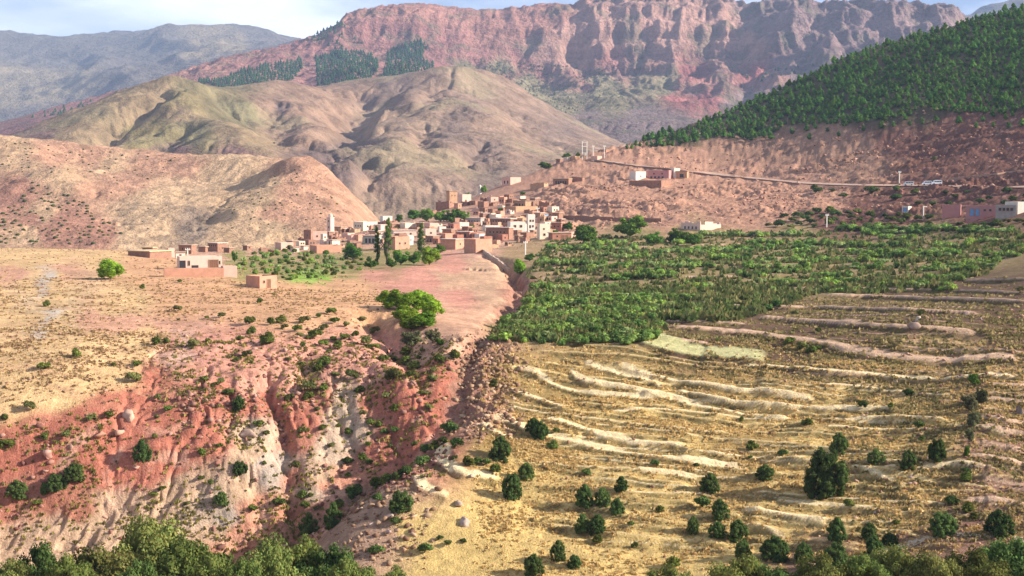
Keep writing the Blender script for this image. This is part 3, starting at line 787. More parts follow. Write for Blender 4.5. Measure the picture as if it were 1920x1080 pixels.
    # (ledges) the steep part of each step gathers into a face
mt.erode(np.ones(X.shape), drops=12000, batches=4, steps=45, rate=0.09, cap=4.0)
mt.z += (6.5 * (ridged(X * 0.016, Y * 0.006, 4, 411, 0.6) - 1.0)) * (0.12 + 1.1 * smooth(.35, 1, tops)) + 1.3 * fbm(X * 0.03, Y * 0.03, 3, 413)
crest = np.array([(-250,300),(0,244),(100,205),(200,176),(270,158),(345,132),(430,105),(520,88),(575,72),(610,60),(635,45),(655,22),(700,13),(780,4),(830,10),(900,18),(960,14),(1020,6),(1045,4),(1065,10),(1090,-2),(1150,-14),(1250,-16),(1340,-10),(1378,2),(1402,7),(1430,-3),(1480,-4),(1530,2),(1600,-3),(1700,0),(1730,8),(1760,3),(1785,12),(1805,36),(1840,50),(2000,90),(2150,110)], float)
ang = (mt.z / mt.Y).max(0)
cu = 960 + mt.t * F * CP
want = np.array([ray(a, np.interp(a, crest[:, 0], crest[:, 1]))[1] for a in cu])
ratio = want / np.maximum(ang, .005)
kk = np.ones(13) / 13
ratio = np.clip(np.convolve(np.pad(ratio, 6, mode='edge'), kk, 'valid'), .7, 1.25)
mt.z = mt.z * (1 + (ratio[None, :] - 1) * smooth(60, 260, mt.z))
U, V = mt.uv()
mt_samples = [((.34,.18,.145),[(560,100),(500,105),(450,125),(700,130),(740,120),(820,110),(880,150),(700,60),(760,60),(640,100),(850,60),(900,100),(1000,140),(1060,150),(960,110),(130,215),(90,235),(230,180),(1150,120),(800,90)]),
 ((.38,.21,.155),[(700,30),(780,25),(860,40),(940,40),(1000,60),(1020,30),(900,70),(400,130),(360,140)]),
 ((.44,.28,.21),[(1050,80),(1110,60),(1200,50),(1300,50),(1380,70),(1150,80),(1080,110),(1250,80),(1000,100),(1350,30)]),
 ((.26,.19,.17),[(1450,40),(1550,40),(1650,40),(1720,30),(1500,80),(1600,80),(1420,30),(1780,40),(1480,120),(1900,80)]),  # dark grey tone puts the cloud shade on the right part into the colour
 ((.34,.21,.16),[(1250,130),(1350,120),(1400,100),(1180,140),(1450,150),(1300,170)]),
 ((.27,.25,.14),[(930,120),(1000,170),(1060,180),(1130,160),(1200,160),(1150,190),(980,150),(1250,160),(880,130),(1050,210)]),
 ((.34,.14,.12),[(1300,140),(1290,180),(1420,130),(820,135),(930,140),(1330,190)]),
 ((.24,.19,.165),[(1100,230),(1150,250),(1200,220),(1250,240),(1400,200),(1350,230),(1500,150),(1450,190)]),
 ((.25,.13,.10),[(30,245),(60,240),(130,230),(10,255)])]
cm = colour_map(mt_samples, -200, 2100, -60, 320)
C = sample_map(cm, U + 22 * fbm(X * 0.004, Y * 0.004, 4, 415), V + 9 * fbm(X * 0.004 + 7, Y * 0.004, 4, 417))
zz = mt.z + 0.035 * X + 10 * noise(X * 0.004, Y * 0.004, 419)
bands = noise(zz * 0.045, zz * 0 + 3.3, 421) * 0.6 + noise(zz * 0.13, zz * 0 + 8.3, 423) * 0.5
C = C * np.array((.82, .74, .77)) * (1 + 0.45 * bands * smooth(100, 250, mt.z) + 0.26 * fbm(X * 0.015, Y * 0.015, 5, 425, 0.7))[..., None]
scrub = smooth(0.25, 0.6, fbm(X * 0.012, Y * 0.02, 4, 427, 0.65)) * 0.5
C = np.clip(C * (1 - scrub[..., None]) + np.array((.13,.13,.075)) * scrub[..., None], 0.02, 0.8)
layer_object('red_mountain', mt, C, M_MOUNT)

# ------------------------------------------------------------------ far ranges
far_pts = [(-300,55,7600),(0,64,7500),(60,70,7500),(150,80,7500),(200,66,7500),(230,57,7450),(280,66,7400),(330,64,7350),(370,54,7300),(420,42,7200),(480,50,7200),(540,64,7200),(600,76,7200),(700,95,7100),(900,120,7000),(1200,120,7000),(1600,110,7000),(1780,70,6800),(1845,22,6600),(1885,6,6600),(1910,14,6600),(2000,30,6500),(2200,40,6500),
 (0,130,6300),(0,200,5200),(100,165,5600),(40,222,4900),(250,128,5900),(130,118,6600),(400,95,6100),(300,170,5000),(520,95,5600),(-250,150,6000),(200,180,5100),(350,75,6700),(60,140,6000),(170,150,5500)]
far_raw = [(u, 4500, -30) for u in (-300, 0, 300, 600, 1000, 1500, 2200)] + [(u, 8600, 500) for u in (-300, 200, 700, 1300, 1900)]
far = Layer(np.linspace(-0.47, 0.47, 420), rows((4500, 7700, 140), (7700, 8400, 6)), far_pts, far_raw, sd=12)
X, Y = far.X, far.Y
far.z += 60 * (ridged(X * 0.0011 + 0.0004 * Y, Y * 0.0008, 4, 501, 0.5) - 1.0) * smooth(4600, 5200, Y) * (1 - smooth(6500, 7300, Y) * 0.7)
far.erode(np.ones(X.shape), drops=26000, batches=7, steps=60, rate=0.12, cap=7.0)
far.z += 10 * (ridged(X * 0.005, Y * 0.005, 4, 505, 0.6) - 1.0)
U, V = far.uv()
far_samples = [((.22,.19,.15),[(30,90),(120,100),(200,90),(260,100),(330,90),(40,75),(150,90),(1850,20),(480,60)]), ((.40,.32,.20),[(30,150),(60,160),(20,180),(150,155),(140,160),(110,175),(390,60),(430,80),(370,95)]), ((.24,.20,.16),[(230,130),(300,140),(200,180),(130,200),(60,220),(20,230),(350,130),(500,80),(420,110)])]  # cloud shade on the crests and sunlit tan patches are put into the colours
cm = colour_map(far_samples, -200, 2100, -20, 300)
C = sample_map(cm, U + 12 * fbm(X * 0.002, Y * 0.002, 3, 515), V + 8 * fbm(X * 0.002 + 7, Y * 0.002, 3, 517))
C = np.clip(C * .58 * (1 + 0.2 * fbm(X * 0.006, Y * 0.006, 5, 519, 0.65)[..., None]), 0.02, 0.8)
layer_object('far_ranges', far, C, M_FAR)

# ground sheet under everything
m = bpy.data.materials.new('valley_earth'); m.use_nodes = True
m.node_tree.nodes['Principled BSDF'].inputs['Base Color'].default_value = (.30, .21, .14, 1)
m.node_tree.nodes['Principled BSDF'].inputs['Roughness'].default_value = 1
tag(link('valley_floor', new_mesh('valley_floor', [(-6000, -400, -75), (6000, -400, -75), (6000, 9000, -75), (-6000, 9000, -75)], [(0, 1, 2, 3)], m)), kind='structure')

# ------------------------------------------------------------------ haze
def haze_box():
    x0, x1, y0, y1, z0, z1 = -6100, 6100, -500, 9100, -77, 1150
    v = [(x0,y0,z0),(x1,y0,z0),(x1,y1,z0),(x0,y1,z0),(x0,y0,z1),(x1,y0,z1),(x1,y1,z1),(x0,y1,z1)]
    f = [(0,3,2,1),(4,5,6,7),(0,1,5,4),(1,2,6,5),(2,3,7,6),(3,0,4,7)]
    m = bpy.data.materials.new('haze'); m.use_nodes = True
    n = m.node_tree.nodes; n.clear()
    out = n.new('ShaderNodeOutputMaterial'); vol = n.new('ShaderNodeVolumePrincipled')
    vol.inputs['Color'].default_value = (.50, .66, 1, 1)
    vol.inputs['Density'].default_value = 7.0e-5
    m.node_tree.links.new(vol.outputs['Volume'], out.inputs['Volume'])
    tag(link('haze', new_mesh('haze', v, f, m)), kind='stuff')
haze_box()

# ================================================================== vegetation
def leaf_material(name, translucent=0.25, vary=0.35):
    m = bpy.data.materials.new(name); m.use_nodes = True
    n, l = m.node_tree.nodes, m.node_tree.links
    n.clear()
    out = n.new('ShaderNodeOutputMaterial')
    at = n.new('ShaderNodeAttribute'); at.attribute_name = 'tint'
    oi = n.new('ShaderNodeObjectInfo')
    mr = n.new('ShaderNodeMapRange'); mr.inputs['To Min'].default_value = 1 - vary; mr.inputs['To Max'].default_value = 1 + vary
    l.new(oi.outputs['Random'], mr.inputs['Value'])
    hsv = n.new('ShaderNodeHueSaturation')
    mr2 = n.new('ShaderNodeMapRange'); mr2.inputs['To Min'].default_value = 0.485; mr2.inputs['To Max'].default_value = 0.515
    mm = n.new('ShaderNodeMath'); mm.operation = 'MULTIPLY'; mm.inputs[1].default_value = 7.31
    fr = n.new('ShaderNodeMath'); fr.operation = 'FRACT'
    l.new(oi.outputs['Random'], mm.inputs[0]); l.new(mm.outputs[0], fr.inputs[0]); l.new(fr.outputs[0], mr2.inputs['Value'])
    l.new(mr2.outputs['Result'], hsv.inputs['Hue'])
    l.new(mr.outputs['Result'], hsv.inputs['Value']); l.new(at.outputs['Color'], hsv.inputs['Color'])
    d = n.new('ShaderNodeBsdfDiffuse'); t = n.new('ShaderNodeBsdfTranslucent')
    l.new(hsv.outputs['Color'], d.inputs['Color']); l.new(hsv.outputs['Color'], t.inputs['Color'])
    mx = n.new('ShaderNodeMixShader'); mx.inputs['Fac'].default_value = translucent
    l.new(d.outputs[0], mx.inputs[1]); l.new(t.outputs[0], mx.inputs[2]); l.new(mx.outputs[0], out.inputs['Surface'])
    return m

def solid(name, col, rough=0.9, nscale=1.5, namt=0.3, bump=0.0, spec=0.2, metallic=0.0):
    m = bpy.data.materials.new(name); m.use_nodes = True
    n, l = m.node_tree.nodes, m.node_tree.links
    b = n['Principled BSDF']; b.inputs['Roughness'].default_value = rough; b.inputs['Specular IOR Level'].default_value = spec
    b.inputs['Metallic'].default_value = metallic
    if namt:
        tc = n.new('ShaderNodeNewGeometry')
        t = n.new('ShaderNodeTexNoise'); t.inputs['Scale'].default_value = nscale; t.inputs['Detail'].default_value = 6; t.inputs['Roughness'].default_value = 0.65
        l.new(tc.outputs['Position'], t.inputs['Vector'])
        mr = n.new('ShaderNodeMapRange'); mr.inputs['From Min'].default_value = .3; mr.inputs['From Max'].default_value = .7
        mr.inputs['To Min'].default_value = 1 - namt; mr.inputs['To Max'].default_value = 1 + namt
        l.new(t.outputs['Fac'], mr.inputs['Value'])
        vm = n.new('ShaderNodeVectorMath'); vm.operation = 'SCALE'; vm.inputs[0].default_value = col
        l.new(mr.outputs['Result'], vm.inputs['Scale']); l.new(vm.outputs['Vector'], b.inputs['Base Color'])
        if bump:
            bp = n.new('ShaderNodeBump'); bp.inputs['Strength'].default_value = bump; bp.inputs['Distance'].default_value = 0.3
            l.new(t.outputs['Fac'], bp.inputs['Height']); l.new(bp.outputs['Normal'], b.inputs['Normal'])
    else:
        b.inputs['Base Color'].default_value = (*col, 1)
    return m

M_LEAF = leaf_material('foliage')
M_DRY = leaf_material('dry_grass', 0.35, 0.0)
M_BARK = solid('bark', (.16, .12, .085), nscale=3)
M_ROCK = None

def ico(sub=1):
    import bmesh
    bm = bmesh.new(); bmesh.ops.create_icosphere(bm, subdivisions=sub, radius=1.0)
    v = np.array([x.co[:] for x in bm.verts]); bm.verts.ensure_lookup_table()
    f = np.array([[x.index for x in p.verts] for p in bm.faces]); bm.free()
    return v, f
ICO1 = ico(1); ICO2 = ico(2)

def leaf_cloud(lobes, n, size, tint, rng, spread=0.35, core=0.72, flat=0.0, stretch=1.0, lobe_vary=0.18):
    """leaf-sized faces over the surface of many lobes, round a solid twig core; returns verts, tris, tints"""
    tint = np.array(tint)
    c = np.array([l[0] for l in lobes], float); r = np.array([l[1] for l in lobes], float)
    if r.ndim == 1: r = np.stack([r] * 3, -1)
    area = (r.prod(1)) ** (2 / 3)
    pick = rng.choice(len(lobes), n, p=area / area.sum())
    d = rng.normal(size=(n, 3)); d /= np.linalg.norm(d, axis=1)[:, None]
    d[:, 2] = np.where(d[:, 2] < -0.35, -d[:, 2], d[:, 2])
    rad = 1.0 - spread * rng.random(n) ** 1.6 + 0.12 * rng.random(n)
    p = c[pick] + d * r[pick] * rad[:, None]
    nrm = d + rng.normal(size=(n, 3)) * 0.55; nrm /= np.linalg.norm(nrm, axis=1)[:, None]
    up = rng.normal(size=(n, 3)); up[:, 2] += flat
    t1 = np.cross(nrm, up); t1 /= np.linalg.norm(t1, axis=1)[:, None] + 1e-9
    t2 = np.cross(nrm, t1)
    s = size * (0.6 + 0.8 * rng.random(n))[:, None]
    a = p + t1 * s * 0.55; b = p - t1 * s * 0.55; e = p + t2 * s * stretch; g = p - t2 * s * 0.7 * stretch
    V = np.stack([a, e, b, g], 1).reshape(-1, 3)
    q = np.arange(n) * 4
    Fq = np.concatenate([np.stack([q, q + 1, q + 2], -1), np.stack([q, q + 2, q + 3], -1)])
    lv = 1 + lobe_vary * rng.normal(size=(len(lobes), 1))
    col = tint * np.clip(lv[pick], .5, 1.6) * (0.72 + 0.56 * rng.random(n))[:, None]
    col[:, 0] *= 0.85 + 0.4 * rng.random(n)
    Cc = np.repeat(col, 4, 0)
    iv, if_ = ICO1
    VV, FF, CC = [V], [Fq], [Cc]
    off = len(V)
    if core:
        for k in range(len(lobes)):
            VV.append(c[k] + iv * r[k] * core * (0.85 + 0.3 * rng.random((len(iv), 1)))); FF.append(if_ + off); off += len(iv)
            CC.append(np.repeat(tint[None] * 0.8, len(iv), 0))
    return np.concatenate(VV), np.concatenate(FF), np.clip(np.concatenate(CC), 0.004, 0.9)

def lobes_ellipsoid(rng, n, rx, rz, zc, r0, r1, fill=0.75, taper=0.0):
    out = []
    for _ in range(n):
        d = rng.normal(size=3); d /= np.linalg.norm(d)
        if d[2] < -0.5: d[2] *= -0.6
        k = fill + (1 - fill) * rng.random()
        w = 1 - taper * max(d[2], 0)
        rr = r0 + (r1 - r0) * rng.random()
        out.append(((d[0] * (rx - rr * .6) * k * w, d[1] * (rx - rr * .6) * k * w, zc + d[2] * (rz - rr * .6) * k), rr))
    return out

def trunk_mesh(rng, h, r, limbs=4, spread=1.0, name='trunk'):
    V, Fc = [], []
    def tube(a, b, r0, r1, n=6):
        a = np.array(a, float); b = np.array(b, float); ax = b - a; ax /= np.linalg.norm(ax) + 1e-9
        u = np.cross(ax, (0.3, 1, 0.1)); u /= np.linalg.norm(u); w = np.cross(ax, u)
        o = len(V)
        for p, rr in ((a, r0), (b, r1)):
            for k in range(n):
                t = 2 * math.pi * k / n
                V.append(p + rr * (math.cos(t) * u + math.sin(t) * w))
        for k in range(n):
            Fc.append((o + k, o + (k + 1) % n, o + n + (k + 1) % n, o + n + k))
    m = (rng.normal() * .06 * h, rng.normal() * .06 * h, h * .5)
    tube((0, 0, -0.6), m, r * 1.2, r * .85); tube(m, (m[0] * 1.3, m[1] * 1.3, h), r * .85, r * .45)
    for k in range(limbs):
        t = 2 * math.pi * (k + rng.random()) / limbs; z = h * (.35 + .5 * rng.random())
        tube((m[0] * z / h * 1.6, m[1] * z / h * 1.6, z), (math.cos(t) * spread, math.sin(t) * spread, z + spread * (.6 + .5 * rng.random())), r * .5, r * .16, 5)
    return new_mesh(name, V, Fc, M_BARK)

def cloud_mesh(name, vfc):
    return np_mesh(name, vfc[0], vfc[1], M_LEAF, vfc[2])

# prototypes are one unit wide and high (they are scaled to each plant); leaves sized to the crown
def proto_shrub(seed, tint, n=420, lob=9):
    g = np.random.default_rng(seed)
    L = lobes_ellipsoid(g, lob, .5, .45, .42, .15, .27, .55)
    L = [(c, r) for c, r in L]
    return cloud_mesh('shrub', leaf_cloud(L, n, .075, tint, g, stretch=1.2))
def proto_round(seed, tint, n=2600, lob=26, size=.036):
    g = np.random.default_rng(seed)
    L = lobes_ellipsoid(g, lob, .5, .52, .42, .09, .18, .5) + [((0, 0, .35), .3)]
    return cloud_mesh('crown', leaf_cloud(L, n, size, tint, g))
def proto_juniper(seed, tint, n=5200, lob=75):
    g = np.random.default_rng(seed)
    L = []
    for _ in range(lob):
        z = g.random() ** 1.15
        w = .5 * (math.sin(math.pi * min(1, .24 + .73 * z)) ** .7)
        a = g.random() * 2 * math.pi; k = .45 + .55 * math.sqrt(g.random())
        rr = .055 + .06 * g.random()
        L.append(((math.cos(a) * (w - rr * .5) * k, math.sin(a) * (w - rr * .5) * k, .06 + z * .88), (rr, rr, rr * 1.35)))
    L += [((0, 0, .22), (.3, .3, .24)), ((0, 0, .5), (.27, .27, .28)), ((0, 0, .72), (.16, .16, .2))]
    return cloud_mesh('crown', leaf_cloud(L, n, .022, tint, g, stretch=1.3, core=.8))
def proto_poplar(seed, tint, n=2600):
    g = np.random.default_rng(seed)
    L = []
    for k in range(34):
        z = (k + g.random()) / 34
        w = .5 * (math.sin(math.pi * min(1, .12 + .84 * z)) ** .6)
        a = g.random() * 2 * math.pi
        L.append(((math.cos(a) * w * .55, math.sin(a) * w * .55, .08 + .88 * z), (w * .5 + .08, w * .5 + .08, .035 + .02 * g.random())))
    V, Fq, Cc = leaf_cloud(L, n, .03, tint, g, stretch=1.0, core=.75)
    return cloud_mesh('crown', (V, Fq, Cc))
def proto_pine(seed, tint, n=150):
    g = np.random.default_rng(seed)
    L = [((0, 0, .25 + .16 * k), (.42 - .085 * k, .42 - .085 * k, .20 - .02 * k)) for k in range(4)]
    L = [((c[0] + g.normal() * .05, c[1] + g.normal() * .05, c[2]), r) for c, r in L]
    return leaf_cloud(L, n, .13, tint, g, core=.8, stretch=1.0)
def proto_orchard(seed, tint, n=120):
    g = np.random.default_rng(seed)
    L = []
    for k in range(6):
        a = g.random() * 6.28; rr = .33 * math.sqrt(g.random()); hh = .62 + .38 * g.random()
        L.append(((math.cos(a) * rr, math.sin(a) * rr, hh * .45), (.20 + .08 * g.random(), .20 + .08 * g.random(), hh * .46)))
    return leaf_cloud(L, n, .085, tint, g, core=.8, flat=1.2, stretch=1.5, spread=.4, lobe_vary=.12)
def proto_loose(seed, tint, n=11000, lob=50):
    g = np.random.default_rng(seed)
    L = lobes_ellipsoid(g, lob, .54, .47, .48, .08, .17, .5)
    return cloud_mesh('crown', leaf_cloud(L, n, .0175, tint, g, spread=.42, core=.74, lobe_vary=.2))

T_SHRUB = (.115, .150, .034); T_OLIVE = (.150, .165, .055); T_JUN = (.088, .140, .040); T_FORE = (.165, .195, .055)
T_BROAD = (.10, .19, .030); T_BRIGHT = (.18, .30, .03); T_POP = (.11, .18, .035); T_PINE = (.088, .185, .032); T_ORCH = (.23, .33, .085)
P_SHRUB = [proto_shrub(s, T_SHRUB) for s in (1, 2, 3, 4)] + [proto_shrub(s, T_OLIVE) for s in (5, 6)]
P_DARK = [proto_shrub(s, T_JUN, 600, 12) for s in (11, 12, 13)]
P_JUN = [proto_juniper(s, T_JUN) for s in (21, 22, 23)]
P_ROUND = [proto_round(s, T_BROAD) for s in (31, 32, 33)]
P_BRIGHT = [proto_round(s, T_BRIGHT, 3200, 30) for s in (41, 42)]
P_POP = [proto_poplar(s, T_POP) for s in (51, 52)]
P_FORE = [proto_loose(61, T_FORE), proto_loose(62, (.20, .22, .065)), proto_loose(63, (.13, .17, .045))]
P_FDARK = [proto_loose(s, T_JUN) for s in (66,)]
P_GREYB = [proto_round(s, (.13, .135, .065), 2200, 24) for s in (71,)]
A_PINE = [proto_pine(s, T_PINE) for s in range(81, 86)]
A_ORCH = [proto_orchard(s, t) for s, t in ((91, T_ORCH), (92, (.17, .27, .06)), (93, (.30, .37, .14)), (94, (.11, .185, .05)), (95, (.25, .36, .07)))]
P_PINE = [cloud_mesh('pine', a) for a in A_PINE]
P_ORCH = [cloud_mesh('orchard_tree', a) for a in A_ORCH]
G = np.random.default_rng(5)
P_TRUNK = [trunk_mesh(G, .55, .035, 5, .2) for _ in range(3)]

def tree(name, u, v, w, h, protos, label, cat='tree', group=None, dmin=0.0, trunk=True, sink=0.03):
    """pixel position of the foot, size in pixels"""
    P = near.hit(u, v, dmin); k = P.y / F
    W, H = w * k, h * k
    root = link(name, None, loc=(P.x, P.y, P.z - sink * H), rz=random.random() * 6.28)
    tag(root, label, cat, group)
    link('crown', random.choice(protos), root, loc=(0, 0, -.07 * H), scale=(W, W, H * 1.05))
    if trunk: link('trunk', random.choice(P_TRUNK), root, scale=(H * .9, H * .9, H))
    return root

# (foot u, foot v, width, height) in the photograph's pixels
tree('leafy_tree', 207, 524, 58, 44, P_BRIGHT[:1] + P_ROUND[:1], 'lone bright green tree with a shadow at its foot on the left hill')
tree('poplar_tree', 707, 496, 11, 80, P_POP, 'slim pale poplar, left one of the pair in front of the village')
tree('poplar_tree', 728, 496, 15, 96, P_POP, 'tallest dark green poplar in front of the village houses')
tree('poplar_tree', 790, 478, 14, 66, P_POP, 'poplar rising from the bushes right of the pair of poplars')
for u, v, w, h, pr, lb in [
 (660,486,42,32,P_ROUND,'round dark green tree left of the two poplars'),
 (695,503,30,18,P_ROUND,'low round tree at the foot of the slim pale poplar'),
 (752,497,36,34,P_ROUND,'green tree right behind the tallest poplar'),
 (776,496,34,30,P_ROUND,'green tree below the third poplar'),
 (805,497,44,40,P_BRIGHT,'bright yellow green tree at the right end of the poplar grove'),
 (735,502,26,18,P_ROUND,'small round tree below the tallest poplar'),
 (748,412,16,18,P_ROUND,'small tree beside the white house at the left end of the upper grove'),
 (775,412,34,22,P_ROUND,'leftmost large tree of the grove above the poplars'),
 (800,415,36,28,P_ROUND,'second large tree from the left in the upper grove'),
 (826,416,34,26,P_ROUND,'tree in the middle of the upper grove'),
 (850,415,36,28,P_ROUND,'second tree from the right in the upper grove'),
 (871,414,26,22,P_ROUND,'rightmost tree of the upper grove beside the rubble'),
 (876,362,16,17,P_ROUND,'small dark tree on the ridge left of the white marker tower'),
 (907,352,14,16,P_BRIGHT,'small tree touching the white marker tower on the ridge'),
 (1022,317,28,16,P_ROUND,'low wide tree on the ridge below the far huts'),
 (1062,295,18,14,P_ROUND,'small tree on the ridge left of the twin poles'),
 (1084,297,12,14,P_ROUND,'tiny tree right against the twin poles on the ridge'),
 (1182,446,66,50,P_BRIGHT[:1] + P_ROUND[:1],'biggest rounded tree above the green orchard'),
 (1100,457,54,42,P_ROUND,'wide green tree just right of the red village house'),
 (1065,432,22,20,P_ROUND,'small green tree behind the red village house'),
 (1270,455,44,32,P_ROUND,'green tree left below the roofless white house'),
 (1300,460,36,26,P_ROUND,'green tree below the roofless white house'),
 (1225,458,40,28,P_ROUND,'tree right of the biggest rounded orchard tree'),
 (975,515,30,34,P_BRIGHT,'bright green tree on the right rim of the upper gully'),
 (993,490,22,18,P_ROUND,'round tree in the straw field above the upper gully'),
 (750,580,70,44,P_BRIGHT,'bright green tree at the top left of the ravine clump'),
 (784,582,66,44,P_BRIGHT,'bright green tree in the middle of the ravine clump'),
 (810,596,52,48,P_BRIGHT,'yellow green tree at the right of the ravine clump'),
 (772,620,60,38,P_BRIGHT,'lowest bright green tree of the ravine clump'),
 (730,568,56,28,P_BRIGHT,'low bright bush like tree at the left end of the ravine clump'),
 (760,602,60,34,P_BRIGHT,'spreading bright tree below the top left tree of the ravine clump'),
 (796,612,56,34,P_BRIGHT,'spreading bright tree below the yellow green ravine tree'),
 (773,650,48,38,P_GREYB,'grey green bushy tree under the bright ravine clump'),
 (812,642,36,32,P_GREYB,'small grey green tree right below the yellow green ravine tree'),
 (787,565,20,26,P_ROUND,'dark green tree behind the ravine clump'),
 (825,648,20,16,P_ROUND,'dark bush like tree at the lower right of the ravine clump'),
 ]:
    tree('leafy_tree', u, v, w, h, pr, lb, group='trees around the village and the ravine')

for u, v, w, h, lb in [
 (1548,928,88,94,'biggest dark juniper standing alone on the golden terraces'),
 (960,934,42,52,'upright dark juniper right above the two grey boulders'),
 (987,898,36,32,'rounded juniper up right of the upright juniper by the boulders'),
 (1095,950,38,44,'pale green juniper at the upper left of the juniper clump'),
 (1130,948,34,36,'juniper at the upper right of the juniper clump'),
 (1157,964,32,32,'round dark juniper at the right of the juniper clump'),
 (1092,998,32,36,'juniper at the lower left of the juniper clump'),
 (1120,1000,38,38,'lowest juniper of the juniper clump'),
 (1165,920,30,28,'juniper standing above the juniper clump'),
 (1573,848,38,38,'juniper behind the biggest juniper'),
 (1643,868,36,28,'grey green juniper right of the biggest juniper'),
 (1703,876,34,34,'rounded juniper two places right of the biggest juniper'),
 (1757,864,38,46,'leaning dark juniper left of the climbing green willow'),
 (1435,898,42,28,'low wide juniper left of the biggest juniper'),
 (1330,922,42,36,'rounded juniper at the end of the short pale tread'),
 (1350,974,38,40,'upper juniper of the three touching ones'),
 (1300,1000,26,34,'juniper left of the three touching ones'),
 (1345,1008,40,32,'left lower juniper of the three touching ones'),
 (1383,1012,44,40,'right lower juniper of the three touching ones'),
 (1568,1014,40,46,'conical juniper under the right hand terraces'),
 (1630,1014,34,36,'conical juniper right of the one under the terraces'),
 (1637,1044,40,42,'dark juniper at the left end of the pale path'),
 (1668,1022,34,24,'bright low juniper just above the pale path'),
 (1768,1004,58,48,'large dark juniper above the middle of the pale path'),
 (1873,1006,62,52,'large dark juniper at the right end of the pale path'),
 (1393,1046,36,36,'juniper at the left of the lower right thicket'),
 (1453,1050,58,48,'wide juniper in the lower right thicket'),
 (1507,1055,40,40,'dark juniper beside the pale pink rock'),
 (1567,1066,54,52,'juniper right of the pale pink rock'),
 (938,862,46,46,'juniper with a ragged top at the bend of the terraces'),
 (1000,812,32,30,'left juniper of the pair on the pale tread'),
 (1013,822,34,34,'right juniper of the pair on the pale tread'),
 (752,958,50,42,'round juniper on the rocky edge above the gully'),
 (1047,1052,34,42,'juniper near the lower edge, left of the long shadow'),
 (1000,1078,44,42,'dark juniper at the lower edge casting a long shadow'),
 (1077,1064,30,26,'low juniper right of the dark one at the lower edge'),
 (267,862,38,40,'round dark tree alone on the red slope'),
 (140,902,46,36,'dark green tree at the upper end of the left row of trees'),
 (107,918,44,34,'grey green tree in the middle of the left row of trees'),
 (32,932,44,34,'dark tree at the lower end of the left row near the frame edge'),
 (84,926,18,24,'little pale green tree in front of the left row of trees'),
 (450,888,32,26,'dark round shrubby tree on the grey clay patch'),
 (578,1000,40,40,'dark tree in the mouth of the gully'),
 (624,990,38,50,'tall dark tree on the right of the gully mouth'),
 (448,768,30,28,'round dark shrubby tree in the middle of the red slope'),
 (415,948,32,28,'grey green shrubby tree on the pale clay rib'),
 ]:
    tree('juniper_tree', u, v, w, h, P_JUN, lb, group='junipers on the slopes')

# willows climbing the water channel at the right
for u, v, w, h, lb in [(1826,722,24,26,'topmost willow of the green line by the right terraces'), (1840,758,30,40,'willow with two tufts high in the green line'),
 (1818,772,34,44,'widest willow of the green line by the right terraces'), (1826,800,32,40,'willow in the middle of the green line'),
 (1818,828,20,34,'narrow willow low in the green line'), (1812,858,14,28,'thin lowest willow of the green line')]:
    tree('willow_tree', u, v, w, h, [P_ROUND[2], P_GREYB[0]], lb, group='willows along the channel')

# near trees below the viewpoint
def near_tree(name, u, vtop, d, w, h, protos, label):
    """u, top pixel row, depth in metres, width and height in metres"""
    rx, rz = ray(u, vtop)
    x = rx * d
    g = near.height(x, d)
    hh = rz * d - g
    s = hh
    root = link(name, None, loc=(x, d, g - .2), rz=random.random() * 6.28); tag(root, label, 'tree', 'near trees along the lower edge')
    link('crown', random.choice(protos), root, scale=(w, w, hh)); link('trunk', random.choice(P_TRUNK), root, scale=(hh * .7, hh * .7, hh))
for u, vt, d, w, pr, lb in [
 (62,981,108,5.0,P_FDARK,'dark upright tree in the lower left corner'), (8,1033,100,4.6,P_FORE,'olive green treetop cut by the lower left frame corner'),
 (130,1018,100,4.6,P_FORE,'low olive treetop right of the dark corner tree'), (200,996,106,6.8,P_FORE,'olive green treetop left of the tallest near tree'),
 (285,952,112,8.5,P_FORE,'tallest olive green tree along the lower left edge'), (350,986,106,7.4,P_FORE,'olive tree right of the tallest near tree'),
 (405,1018,102,5.4,P_FORE,'low olive treetop ending at the red ravine mouth'), (262,1018,98,4.6,P_FDARK,'dark low tree in front of the tallest near tree'),
 (500,992,108,5.9,P_FORE,'olive tree right of the red ravine mouth'), (560,986,112,5.9,P_FORE,'olive tree in the middle of the near row right of the ravine'),
 (615,990,110,5.7,P_FDARK,'dark green tree near the right end of the near row'), (655,1028,104,4.6,P_FORE,'last low olive treetop of the near row'),
 (460,1028,100,3.9,P_FORE,'small low treetop between the ravine mouth and the near row'),
 (1905,968,104,6.8,P_FDARK,'big dark tree in the lower right corner'), (1830,1018,100,5.2,P_FORE,'treetop left of the big dark corner tree'),
 (1760,1016,100,4.3,P_FORE,'green treetop right of the middle of the lower right edge'), (1690,1008,102,5.2,P_FORE,'rounded treetop under the left end of the pale path'),
 (1620,1020,100,5.2,P_FORE,'treetop at the lower edge below the conical junipers'), (1540,1028,100,4.6,P_FORE,'low treetop at the lower edge right of the thicket'),
 (1450,1030,100,5.4,P_FDARK,'dark treetop at the lower edge under the wide juniper'), (1385,1028,100,5.2,P_FORE,'leftmost treetop of the lower right edge'),
 (1255,1050,104,4.0,P_FORE,'small treetop at the lower edge right of centre'), (735,1046,104,3.4,P_FORE,'small bush like treetop at the lower edge left of centre'),
 ]:
    near_tree('near_tree', u, vt, d, w, 0, pr, lb)

